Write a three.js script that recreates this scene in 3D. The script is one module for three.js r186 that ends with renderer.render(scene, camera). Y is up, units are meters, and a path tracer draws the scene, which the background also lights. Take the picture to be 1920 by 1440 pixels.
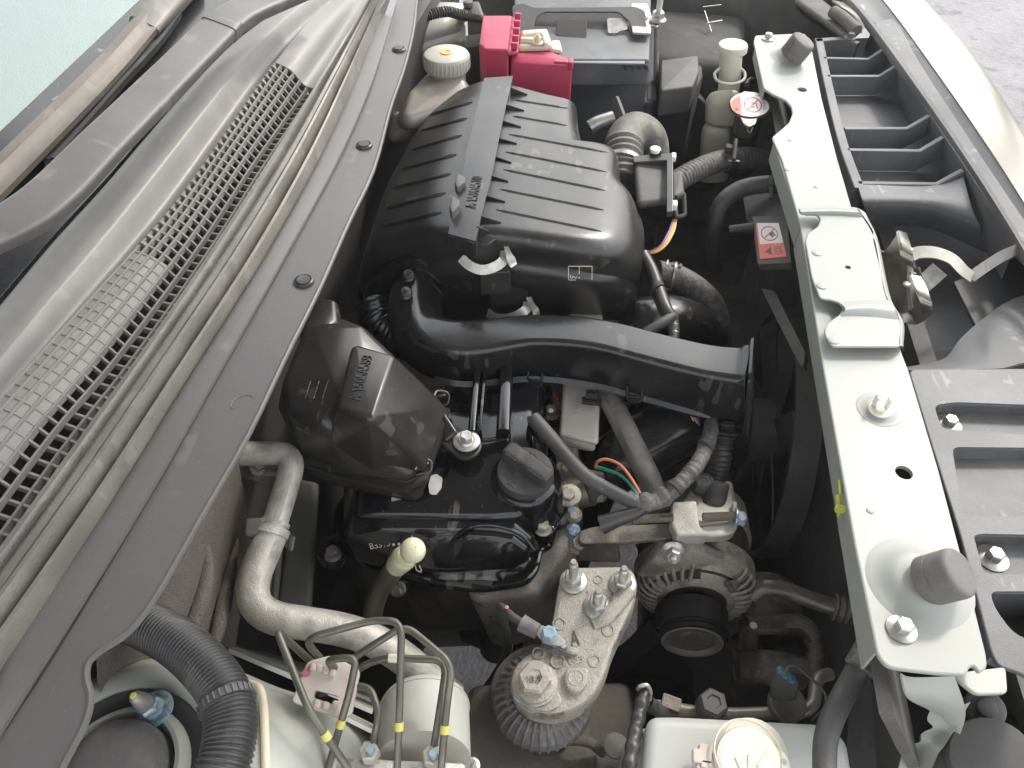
import * as THREE from 'three';
import { ConvexGeometry } from 'three/addons/geometries/ConvexGeometry.js';
import { TextGeometry } from 'three/addons/geometries/TextGeometry.js';
import { FontLoader } from 'three/addons/loaders/FontLoader.js';
import { mergeGeometries, toCreasedNormals } from 'three/addons/utils/BufferGeometryUtils.js';

// ------------------------------------------------------------------ camera
const scene = new THREE.Scene();
const FOCAL = 1400, YAW = 8.6 * Math.PI / 180, PITCH = -47 * Math.PI / 180;
const camera = new THREE.PerspectiveCamera(2 * Math.atan(720 / FOCAL) * 180 / Math.PI, 4 / 3, 0.02, 60);
camera.position.set(0, 1.35, 0);
camera.rotation.set(PITCH, YAW, 0, 'YXZ');
camera.updateMatrixWorld(true);
scene.add(camera);

// ------------------------------------------------------------------ sky: bright veiled daylight
const SUN = new THREE.Vector3(1.5, 2.6, -2.2).normalize();
function makeSky() {
  const W = 256, H = 128, d = new Float32Array(W * H * 4);
  for (let j = 0; j < H; j++) for (let i = 0; i < W; i++) {
    const el = (j + .5) / H * Math.PI - Math.PI / 2;             // row 0 = straight down
    const az = (i + .5) / W * 2 * Math.PI;
    const cl = .5 + .5 * Math.sin(az * 3 + 1.3 * Math.sin(el * 7) + 2) * Math.cos(el * 5 + az * 2);
    let r, g, b;
    if (el > 0) {
      const t = Math.pow(Math.sin(el), .6), k = .25 * cl;
      r = 1.30 * (1 - t) + .78 * t + k; g = 1.25 * (1 - t) + .88 * t + k; b = 1.17 * (1 - t) + 1.04 * t + k * .85;
      const sd = Math.acos(Math.max(-1, Math.min(1, Math.cos(el) * Math.cos((i + .5) / W * 2 * Math.PI - Math.PI) * SUN.x + Math.sin(el) * SUN.y + Math.cos(el) * Math.sin((i + .5) / W * 2 * Math.PI - Math.PI) * SUN.z)));
      const gl = 3.2 * Math.exp(-sd * sd / .26); r += gl; g += gl * .97; b += gl * .92;   // bright veil round the sun
    } else { r = .36; g = .345; b = .33; }
    const o = (j * W + i) * 4; d[o] = r; d[o + 1] = g; d[o + 2] = b; d[o + 3] = 1;
  }
  const t = new THREE.DataTexture(d, W, H, THREE.RGBAFormat, THREE.FloatType);
  t.mapping = THREE.EquirectangularReflectionMapping; t.magFilter = THREE.LinearFilter; t.minFilter = THREE.LinearFilter;
  t.wrapS = THREE.RepeatWrapping; t.needsUpdate = true;
  return t;
}
scene.background = makeSky();
scene.environment = scene.background;
scene.environmentIntensity = 1;

const sun = new THREE.DirectionalLight(0xfff6ea, 1.5);
sun.target.position.set(0, .7, -.6); sun.position.copy(SUN).multiplyScalar(5).add(sun.target.position);
sun.castShadow = true; sun.shadow.radius = 14; sun.shadow.mapSize.set(2048, 2048);
Object.assign(sun.shadow.camera, { left: -2, right: 2, top: 2, bottom: -2, near: .5, far: 9 });
scene.add(sun, sun.target);

const renderer = new THREE.WebGLRenderer({ antialias: true });
renderer.toneMapping = THREE.LinearToneMapping;
renderer.toneMappingExposure = 1.85;
renderer.shadowMap.enabled = true;

// ------------------------------------------------------------------ helpers
const V = (x, y, z) => new THREE.Vector3(x, y, z);
const UP = V(0, 1, 0);
const CAM = camera.position.clone();
function ray(px, py) { return V((px - 960) / FOCAL, -(py - 720) / FOCAL, -1).applyQuaternion(camera.quaternion); }
const P = (px, py, h) => { const d = ray(px, py); return CAM.clone().addScaledVector(d, (h - CAM.y) / d.y); };
const PX = (px, py, x) => { const d = ray(px, py); return CAM.clone().addScaledVector(d, (x - CAM.x) / d.x); };
const PZ = (px, py, z) => { const d = ray(px, py); return CAM.clone().addScaledVector(d, (z - CAM.z) / d.z); };
const plane = (p, n = UP) => ({ p: p.clone(), n: n.clone().normalize() });
const flat = h => plane(V(0, h, 0));
const on = (px, py, pl) => { const d = ray(px, py); return CAM.clone().addScaledVector(d, pl.p.clone().sub(CAM).dot(pl.n) / d.dot(pl.n)); };
const D = (px, py, h, dy) => { const q = P(px, py, h); q.y -= dy; return q; };             // straight below a picture point
const pts = a => a.map(q => q.isVector3 ? q : P(q[0], q[1], q[2]));
let seed = 7;
const rnd = () => { seed = (seed * 1664525 + 1013904223) >>> 0; return seed / 4294967296; };

function clean(g, crease) {                                          // own vertices per face, soft only across gentle edges
  const o = new THREE.BufferGeometry();
  o.setAttribute('position', (g.index ? g.toNonIndexed() : g).attributes.position.clone());
  o.scale(4000, 4000, 4000);                                         // the helper joins points on a coarse grid
  const q = toCreasedNormals(o, g.userData.crease ?? crease);
  return q.scale(1 / 4000, 1 / 4000, 1 / 4000);
}
const creased = (g, c) => { g.userData.crease = c; return g; };
function finish(list, crease = .62, scale = 1) {
  const g = mergeGeometries((Array.isArray(list) ? list : [list]).flat(9).map(q => clean(q, crease)));
  const p = g.attributes.position, uv = new Float32Array(p.count * 2), a = V(), b = V(), c = V();
  for (let i = 0; i < p.count; i += 3) {
    a.fromBufferAttribute(p, i); b.fromBufferAttribute(p, i + 1); c.fromBufferAttribute(p, i + 2);
    const n = b.clone().sub(a).cross(c.clone().sub(a)), ax = Math.abs(n.x), ay = Math.abs(n.y), az = Math.abs(n.z);
    [a, b, c].forEach((q, k) => {
      const [u, v] = ay >= ax && ay >= az ? [q.x, q.z] : ax >= az ? [q.z, q.y] : [q.x, q.y];
      uv[(i + k) * 2] = u * scale; uv[(i + k) * 2 + 1] = v * scale;
    });
  }
  g.setAttribute('uv', new THREE.BufferAttribute(uv, 2));
  return g;
}
const names = {};
function numbered(n) { const k = names[n] = (names[n] || 0) + 1; return k === 1 ? n : n + '_' + String(k - 1).padStart(3, '0'); }
const things = [];
function thing(name, label, category, extra = {}) {
  const g = new THREE.Group(); g.name = numbered(name);
  g.userData = category ? { label, category, ...extra } : { label, ...extra };
  scene.add(g); things.push(g); return g;
}
function part(parent, name, geo, mat, o = {}) {
  const m = new THREE.Mesh(o.raw ? geo : finish(geo, o.crease), mat);
  m.name = name; m.castShadow = m.receiveShadow = true;
  if (o.label) m.userData.label = o.label;
  if (o.kind) m.userData.kind = o.kind;
  parent.add(m); return m;
}
// closed solid between a smooth top surface (rows of control points) and its copy moved by -t
function sheet(rows, { nu = 10, nv = 10, t = .003, dir = V(0, -1, 0), linU = false, linV = false } = {}) {
  const R = rows.map(pts);
  const interp = (arr, n, lin) => {
    if (arr.length === 2 || lin) {
      const out = []; for (let i = 0; i <= n; i++) { const f = i / n * (arr.length - 1), k = Math.min(arr.length - 2, Math.floor(f)); out.push(arr[k].clone().lerp(arr[k + 1], f - k)); } return out;
    }
    const c = new THREE.CatmullRomCurve3(arr, false, 'centripetal'), out = [];
    for (let i = 0; i <= n; i++) out.push(c.getPoint(i / n)); return out;
  };
  const A = R.map(r => interp(r, nu, linU)), grid = [];
  for (let i = 0; i <= nu; i++) interp(A.map(r => r[i]), nv, linV).forEach((p, j) => { (grid[j] = grid[j] || [])[i] = p; });
  const d = dir.clone().multiplyScalar(t), pos = [];
  const tri = (a, b, c) => pos.push(a.x, a.y, a.z, b.x, b.y, b.z, c.x, c.y, c.z);
  const quad = (a, b, c, e) => { tri(a, b, c); tri(a, c, e); };
  const B = grid.map(r => r.map(p => p.clone().add(d)));
  const n0 = grid[0][1].clone().sub(grid[0][0]).cross(grid[1][0].clone().sub(grid[0][0]));
  const flip = n0.dot(dir) > 0;
  const q = (a, b, c, e) => flip ? quad(e, c, b, a) : quad(a, b, c, e);
  for (let j = 0; j < nv; j++) for (let i = 0; i < nu; i++) {
    q(grid[j][i], grid[j][i + 1], grid[j + 1][i + 1], grid[j + 1][i]);
    q(B[j + 1][i], B[j + 1][i + 1], B[j][i + 1], B[j][i]);
  }
  for (let i = 0; i < nu; i++) { q(B[0][i], B[0][i + 1], grid[0][i + 1], grid[0][i]); q(grid[nv][i], grid[nv][i + 1], B[nv][i + 1], B[nv][i]); }
  for (let j = 0; j < nv; j++) { q(grid[j][0], grid[j + 1][0], B[j + 1][0], B[j][0]); q(B[j][nu], B[j + 1][nu], grid[j + 1][nu], grid[j][nu]); }
  const g = new THREE.BufferGeometry(); g.setAttribute('position', new THREE.Float32BufferAttribute(pos, 3));
  return g;
}
// rounded corners for a closed 2-D outline
function rounded(p, r) {
  const s = new THREE.Shape(), n = p.length;
  for (let i = 0; i < n; i++) {
    const a = p[(i + n - 1) % n], b = p[i], c = p[(i + 1) % n];
    const u = a.clone().sub(b), w = c.clone().sub(b), k = Math.min(r, u.length() * .45, w.length() * .45);
    const s0 = b.clone().addScaledVector(u.normalize(), k), s1 = b.clone().addScaledVector(w.normalize(), k);
    i ? s.lineTo(s0.x, s0.y) : s.moveTo(s0.x, s0.y);
    if (k > 1e-5) s.quadraticCurveTo(b.x, b.y, s1.x, s1.y);
  }
  s.closePath(); return s;
}
// plate: outline in picture points laid on a plane, its upper face there, thickness t below it
function plate(outline, pl, t, { bevel = .001, r = .004, holes = [], seg = 4 } = {}) {
  if (typeof pl === 'number') pl = flat(pl);
  const n = pl.n, ex = V(1, 0, 0).addScaledVector(n, -n.x).normalize(), ey = n.clone().cross(ex), o = pl.p;
  const to2 = q => { const w = (q.isVector3 ? q : on(q[0], q[1], pl)).clone().sub(o); return new THREE.Vector2(w.dot(ex), w.dot(ey)); };
  const s = rounded(outline.map(to2), r);
  for (const h of holes) {
    if (h.c) { const c = to2(h.c), q = new THREE.Path(); q.absarc(c.x, c.y, h.r, 0, Math.PI * 2, true); s.holes.push(q); }
    else s.holes.push(rounded(h.map(to2), r));
  }
  const b = Math.min(bevel, t * .45);
  const g = new THREE.ExtrudeGeometry(s, { depth: t - 2 * b, bevelEnabled: b > 0, bevelSize: b, bevelThickness: b, bevelOffset: -b, bevelSegments: 2, curveSegments: seg });
  g.translate(0, 0, b - t);
  return creased(g.applyMatrix4(new THREE.Matrix4().makeBasis(ex, ey, n).setPosition(o)), .3);
}
const ico = new THREE.IcosahedronGeometry(1, 2).attributes.position;
const icoPts = (() => { const o = [], seen = new Set(); for (let i = 0; i < ico.count; i++) { const k = [0, 1, 2].map(c => ico.array[i * 3 + c].toFixed(3)).join(); if (!seen.has(k)) { seen.add(k); o.push(V(ico.array[i * 3], ico.array[i * 3 + 1], ico.array[i * 3 + 2])); } } return o; })();
// rounded convex solid through points
function hull(p, r = .005, inset = 1) {
  const w = pts(p), c = V(); w.forEach(q => c.add(q)); c.divideScalar(w.length);
  const all = [];
  for (const q of w) { const m = q.clone().addScaledVector(c.clone().sub(q).normalize(), r * 1.3 * inset); for (const s of icoPts) all.push(m.clone().addScaledVector(s, r)); }
  return new ConvexGeometry(all);
}
// upright rounded block: outline at its top, going down by drop, its foot scaled by taper
function block(outline, h, drop, r = .005, taper = 1) {
  const t = outline.map(q => q.isVector3 ? q : P(q[0], q[1], q[2] ?? h)), c = V(); t.forEach(q => c.add(q)); c.divideScalar(t.length);
  return hull([...t, ...t.map(q => V(c.x + (q.x - c.x) * taper, q.y - drop, c.z + (q.z - c.z) * taper))], r);
}
// circular sweep along a dense polyline with a radius that may vary
function sweep(line, rf, m = 12, caps = true) {
  const n = line.length, T = line.map((p, i) => line[Math.min(n - 1, i + 1)].clone().sub(line[Math.max(0, i - 1)]).normalize());
  let N = Math.abs(T[0].y) < .9 ? UP.clone() : V(1, 0, 0); N.addScaledVector(T[0], -N.dot(T[0])).normalize();
  const rings = []; let s = 0;
  for (let i = 0; i < n; i++) {
    if (i) { s += line[i].distanceTo(line[i - 1]); N.addScaledVector(T[i], -N.dot(T[i])).normalize(); }
    const B = T[i].clone().cross(N), r = typeof rf === 'function' ? rf(s, i / (n - 1)) : rf;
    rings.push([...Array(m).keys()].map(k => { const a = k / m * Math.PI * 2; const rr = Array.isArray(r) ? r : [r, r]; return line[i].clone().addScaledVector(N, Math.cos(a) * rr[0]).addScaledVector(B, Math.sin(a) * rr[1]); }));
  }
  return skin(rings, caps);
}
function skin(rings, caps = true) {
  const pos = [], put = p => pos.push(p.x, p.y, p.z), m = rings[0].length;
  for (let i = 0; i + 1 < rings.length; i++) for (let k = 0; k < m; k++) {
    const a = rings[i][k], b = rings[i][(k + 1) % m], c = rings[i + 1][(k + 1) % m], d = rings[i + 1][k];
    put(a); put(b); put(c); put(a); put(c); put(d);
  }
  if (caps) [[rings[0], 1], [rings[rings.length - 1], 0]].forEach(([r, f]) => {
    const c = V(); r.forEach(p => c.add(p)); c.divideScalar(m);
    for (let k = 0; k < m; k++) { put(c); put(r[f ? (k + 1) % m : k]); put(r[f ? k : (k + 1) % m]); }
  });
  const g = new THREE.BufferGeometry(); g.setAttribute('position', new THREE.Float32BufferAttribute(pos, 3)); return g;
}
const spline = (p, n) => new THREE.CatmullRomCurve3(pts(p), false, 'centripetal').getSpacedPoints(n);
const tube = (p, r, { n = 40, m = 12 } = {}) => sweep(spline(p, n), r, m);
// pipe: straight runs with bent corners
function bent(p, bend = .012) {
  const w = pts(p), cp = new THREE.CurvePath(); let cur = w[0];
  for (let i = 1; i < w.length - 1; i++) {
    const b = w[i], u = cur.clone().sub(b), v = w[i + 1].clone().sub(b), k = Math.min(bend, u.length() * .6, v.length() * .45);
    const s0 = b.clone().addScaledVector(u.normalize(), k), s1 = b.clone().addScaledVector(v.normalize(), k);
    cp.add(new THREE.LineCurve3(cur, s0)); cp.add(new THREE.QuadraticBezierCurve3(s0, b, s1)); cur = s1;
  }
  cp.add(new THREE.LineCurve3(cur, w[w.length - 1]));
  const out = []; for (const c of cp.curves) { const k = c.isLineCurve3 ? 3 : 8; for (let i = 0; i < k; i++) out.push(c.getPoint(i / k)); } out.push(w[w.length - 1]);
  return out.filter((q, i) => !i || q.distanceTo(out[i - 1]) > 1e-6);
}
const pipe = (p, r, { bend = .012, m = 14 } = {}) => sweep(bent(p, bend), r, m);
// loft with rounded-rectangle sections {p, w, h, e, up}
function loft(secs, n = 40, m = 40, caps = true) {
  const c = new THREE.CatmullRomCurve3(secs.map(s => s.p.isVector3 ? s.p : P(...s.p)), false, 'centripetal'), rings = [], K = secs.length - 1;
  const sizes = new THREE.CatmullRomCurve3(secs.map(s => V(s.w, s.h, s.e || 4)), false, 'catmullrom', .35);
  for (let i = 0; i <= n; i++) {
    const t = i / n, f = t * K, k = Math.min(K - 1, Math.floor(f)), g = f - k;
    const A = secs[k], B = secs[k + 1], sz = sizes.getPoint(t);
    const p = c.getPoint(t), T = c.getTangent(t), up = (A.up || UP).clone().lerp(B.up || UP, g); up.addScaledVector(T, -up.dot(T)).normalize();
    const side = T.clone().cross(up), w = sz.x / 2, h = sz.y / 2, e = 2 / sz.z;
    if (A.rc) {                                                       // true rounded rectangle: flat faces, corner radius rc
      const rc = Math.min((A.rc * (1 - g) + B.rc * g), w * .98, h * .98), ring = [];
      for (let c4 = 0; c4 < 4; c4++) for (let j = 0; j <= 8; j++) { const a = (c4 + j / 8) * Math.PI / 2, sx = c4 === 0 || c4 === 3 ? 1 : -1, sy = c4 < 2 ? 1 : -1; ring.push(p.clone().addScaledVector(side, sx * (w - rc) + Math.cos(a) * rc).addScaledVector(up, sy * (h - rc) + Math.sin(a) * rc)); }
      rings.push(ring); continue;
    }
    rings.push([...Array(m).keys()].map(q => { const a = q / m * Math.PI * 2, x = Math.cos(a), y = Math.sin(a); return p.clone().addScaledVector(side, Math.sign(x) * Math.pow(Math.abs(x), e) * w).addScaledVector(up, Math.sign(y) * Math.pow(Math.abs(y), e) * h); }));
  }
  return skin(rings, caps);
}
// a closed profile [a (sideways), b (up)] carried along points
function profile(line, prof, up = UP) {
  const w = pts(line), n = w.length, rings = w.map((p, i) => {
    const T = w[Math.min(n - 1, i + 1)].clone().sub(w[Math.max(0, i - 1)]).normalize(), U = up.clone().addScaledVector(T, -up.dot(T)).normalize(), S = T.clone().cross(U);
    return prof.map(([a, b]) => p.clone().addScaledVector(S, a).addScaledVector(U, b));
  });
  return skin(rings);
}
const orient = (g, p, axis = UP, spin = 0) => { g.rotateY(spin); return g.applyQuaternion(new THREE.Quaternion().setFromUnitVectors(UP, axis.clone().normalize())).translate(p.x, p.y, p.z); };
const lathe = (prof, p, axis = UP, seg = 36) => orient(new THREE.LatheGeometry(prof.map(q => new THREE.Vector2(q[0], q[1])), seg), p, axis);
const cyl = (r, h, p, axis = UP, seg = 24, r2 = r) => orient(new THREE.CylinderGeometry(r2, r, h, seg).translate(0, h / 2, 0), p, axis);
// disc with softened edges standing on p
const puck = (r, h, p, axis = UP, b = .0012, seg = 36) => lathe([[0, 0], [r - b, 0], [r, b], [r, h - b], [r - b * .3, h - b * .3], [r - b, h], [0, h]], p, axis, seg);
function hexhead(p, axis, r, h, spin = .3) {
  const g = new THREE.LatheGeometry([[0, 0], [r, 0], [r, h * .82], [r * .84, h], [r * .5, h], [r * .45, h * .93], [0, h * .93]].map(q => new THREE.Vector2(...q)), 6);
  return creased(orient(g, p, axis, spin), .3);
}
// flange bolt: washer, hex head and, with a stud, the threaded end above it
function bolt(p, r = .006, { axis = UP, h = r * 1.1, fl = 1.55, stud = 0, spin = .3 } = {}) {
  const a = axis.clone().normalize(), out = [lathe([[0, 0], [r * fl, 0], [r * fl, r * .16], [r * 1.08, r * .42], [0, r * .42]], p, a, 28), hexhead(p.clone().addScaledVector(a, r * .36), a, r, h, spin)];
  if (stud) {
    const q = p.clone().addScaledVector(a, h + r * .3), pr = [[0, 0]], n = 7;
    for (let i = 0; i < n; i++) pr.push([r * .5, (i + .1) / n * stud * .75], [r * .44, (i + .6) / n * stud * .75]);
    pr.push([r * .46, stud * .78], [r * .3, stud * .85], [r * .28, stud], [0, stud]);
    out.push(lathe(pr, q, a, 18));
  }
  return out;
}
const box = (p, sx, sy, sz, b = .001, rotY = 0) => {
  const s = rounded([[-1, -1], [1, -1], [1, 1], [-1, 1]].map(q => new THREE.Vector2(q[0] * sx / 2, q[1] * sz / 2)), b * 1.5);
  const g = new THREE.ExtrudeGeometry(s, { depth: sy - 2 * b, bevelEnabled: true, bevelSize: b, bevelThickness: b, bevelOffset: -b, bevelSegments: 2, curveSegments: 3 });
  return creased(g.translate(0, 0, b).rotateX(-Math.PI / 2).rotateY(rotY).translate(p.x, p.y, p.z), .3);       // p = middle of its foot
};
const font = await new FontLoader().loadAsync('fonts/droid/droid_sans_bold.typeface.json');
const thinFont = await new FontLoader().loadAsync('fonts/droid/droid_sans_regular.typeface.json');
// raised lettering from a to b (its baseline) on a surface with normal n
function lettering(s, a, b, n, { depth = .0008, tall = 1, sink = .3, f = font } = {}) {
  const g = new TextGeometry(s, { font: f, size: 1, depth: 1, curveSegments: 3, bevelEnabled: false });
  g.computeBoundingBox(); const w = g.boundingBox.max.x - g.boundingBox.min.x; g.translate(-g.boundingBox.min.x, 0, -sink);
  const ex = b.clone().sub(a), L = ex.length(), N = n.clone().normalize(); ex.normalize();
  N.addScaledVector(ex, -N.dot(ex)).normalize(); const ey = N.clone().cross(ex);
  g.scale(L / w, L / w * tall, depth);
  return creased(g.applyMatrix4(new THREE.Matrix4().makeBasis(ex, ey, N).setPosition(a)), .3);
}
const caster = new THREE.Raycaster();
function hit(mesh, px, py) {
  caster.set(CAM, ray(px, py).normalize()); mesh.updateMatrixWorld(true);
  const h = caster.intersectObject(mesh, false)[0];
  if (!h) { console.log('no hit', mesh.name, px, py); return { p: P(px, py, .8), n: UP.clone() }; }
  return { p: h.point, n: h.face.normal.clone().normalize() };
}
const along = (mesh, a, b, n, lift = 0) => [...Array(n + 1).keys()].map(i => { const h = hit(mesh, a[0] + (b[0] - a[0]) * i / n, a[1] + (b[1] - a[1]) * i / n); return h.p.addScaledVector(h.n, lift); });
function canvasTex(w, h, draw) {
  const c = document.createElement('canvas'); c.width = w; c.height = h; draw(c.getContext('2d'), w, h);
  const t = new THREE.CanvasTexture(c); t.colorSpace = THREE.SRGBColorSpace; return t;
}
// a printed sticker: four picture points (top left, top right, bottom right, bottom left) on a plane, thin and flat
function decal(parent, name, q, pl, map) {
  const w = q.map(([x, y]) => on(x, y, pl)), g = new THREE.BufferGeometry(), pos = [], uv = [], N = 6;
  const at = (u, v) => w[0].clone().lerp(w[1], u).lerp(w[3].clone().lerp(w[2], u), v);
  for (let j = 0; j < N; j++) for (let i = 0; i < N; i++) for (const [a, b] of [[0, 0], [0, 1], [1, 1], [0, 0], [1, 1], [1, 0]]) { const u = (i + a) / N, v = (j + b) / N, p = at(u, v); pos.push(p.x, p.y, p.z); uv.push(u, 1 - v); }
  g.setAttribute('position', new THREE.Float32BufferAttribute(pos, 3)); g.setAttribute('uv', new THREE.Float32BufferAttribute(uv, 2)); g.computeVertexNormals();
  const m = new THREE.Mesh(g, new THREE.MeshPhysicalMaterial({ map, roughness: .4, side: THREE.DoubleSide })); m.name = name; m.castShadow = m.receiveShadow = true; parent.add(m); return m;
}
// the same, round: centre in picture points, radius in metres
function discDecal(parent, name, c, r, pl, map) {
  const g = new THREE.CircleGeometry(r, 40), n = pl.n, ex = V(1, 0, 0).addScaledVector(n, -n.x).normalize(), ey = n.clone().cross(ex);
  g.applyMatrix4(new THREE.Matrix4().makeBasis(ex, ey, n).setPosition(on(c[0], c[1], pl)));
  const m = new THREE.Mesh(g, new THREE.MeshPhysicalMaterial({ map, roughness: .4, side: THREE.DoubleSide })); m.name = name; m.castShadow = m.receiveShadow = true; parent.add(m); return m;
}
// ------------------------------------------------------------------ materials
function hash(x, y, s) { let h = (x * 374761393 + y * 668265263 + s * 974634777) | 0; h = Math.imul(h ^ (h >>> 13), 1274126177); return ((h ^ (h >>> 16)) >>> 0) / 4294967296; }
function vnoise(u, v, p, s) {
  const x = u * p, y = v * p, i = Math.floor(x), j = Math.floor(y); let f = x - i, g = y - j; f = f * f * (3 - 2 * f); g = g * g * (3 - 2 * g);
  const w = a => ((a % p) + p) % p, A = hash(w(i), w(j), s), B = hash(w(i + 1), w(j), s), C = hash(w(i), w(j + 1), s), D = hash(w(i + 1), w(j + 1), s);
  return A + (B - A) * f + (C - A) * g + (A - B - C + D) * f * g;
}
function fbm(u, v, p, o, s) { let a = 0, w = .5, t = 0; for (let k = 0; k < o; k++) { a += w * vnoise(u, v, p << k, s + k * 17); t += w; w *= .55; } return a / t; }
const sm = (a, b, x) => { const t = Math.min(1, Math.max(0, (x - a) / (b - a))); return t * t * (3 - 2 * t); };
const enc = c => { c = Math.min(1, Math.max(0, c)); return Math.round(255 * (c <= .0031308 ? 12.92 * c : 1.055 * Math.pow(c, 1 / 2.4) - .055)); };
function tex(n, fn, srgb, rep) {
  const d = new Uint8Array(n * n * 4);
  for (let j = 0; j < n; j++) for (let i = 0; i < n; i++) {
    const c = fn(i / n, j / n), o = (j * n + i) * 4;
    if (srgb) { d[o] = enc(c[0]); d[o + 1] = enc(c[1]); d[o + 2] = enc(c[2]); } else d[o] = d[o + 1] = d[o + 2] = Math.round(255 * Math.min(1, Math.max(0, c)));
    d[o + 3] = 255;
  }
  const t = new THREE.DataTexture(d, n, n); t.wrapS = t.wrapT = THREE.RepeatWrapping; t.magFilter = THREE.LinearFilter; t.minFilter = THREE.LinearMipmapLinearFilter; t.generateMipmaps = true;
  if (srgb) t.colorSpace = THREE.SRGBColorSpace; t.repeat.set(rep, rep); t.needsUpdate = true; return t;
}
const rescale = (t, rep) => { const c = t.clone(); c.repeat.set(rep, rep); c.needsUpdate = true; return c; };
const grainT = tex(512, (u, v) => .35 * vnoise(u, v, 256, 3) + .4 * vnoise(u, v, 96, 5) + .25 * fbm(u, v, 8, 3, 9), false, 12);
const castT = tex(512, (u, v) => .6 * fbm(u, v, 40, 4, 21) + .4 * vnoise(u, v, 200, 4), false, 8);
const leatherT = tex(512, (u, v) => Math.pow(Math.abs(fbm(u, v, 90, 2, 31) - .5) * 2.4, .6), false, 5);
const wavyT = tex(512, (u, v) => fbm(u, v, 6, 3, 41), false, 5);
const smudgeT = tex(512, (u, v) => .42 + .5 * sm(.3, .75, fbm(u, v, 5, 5, 51)) - .12 * sm(.62, .7, vnoise(u, v, 130, 52)), false, 4);
const flecks = (u, v, p, s, k) => sm(k, k + .06, vnoise(u, v, p, s));
// colour of a thing under its dust: base, settled dust in patches, pale specks
function dusty(base, dust, amount, speck = .3, s = 61, rep = 4) {
  return tex(512, (u, v) => {
    const a = amount * (.35 + .9 * sm(.35, .72, fbm(u, v, 5, 5, s)) * (.6 + .6 * fbm(u, v, 60, 2, s + 3)));
    const k = speck * Math.max(flecks(u, v, 190, s + 5, .95), .8 * flecks(u, v, 90, s + 6, .962), .5 * flecks(u, v, 40, s + 7, .97) * fbm(u, v, 120, 2, s + 8), .55 * sm(.5, .53, fbm(u, v * .12, 40, 2, s + 9)) * sm(.70, .76, fbm(u, v, 9, 3, s + 10)));
    return base.map((b, i) => b + (dust[i] - b) * Math.min(1, a) + (dust[i] * 1.5 - b) * k);
  }, true, rep);
}
function mottled(a, b, s, p = 6, rep = 4, sharp = .2) { return tex(256, (u, v) => { const t = sm(.5 - sharp, .5 + sharp, fbm(u, v, p, 5, s)); return a.map((x, i) => x + (b[i] - x) * t); }, true, rep); }
const std = (o) => new THREE.MeshPhysicalMaterial({ roughness: .5, metalness: 0, side: THREE.DoubleSide, ...o });
const DUST = [.24, .22, .195];
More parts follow.
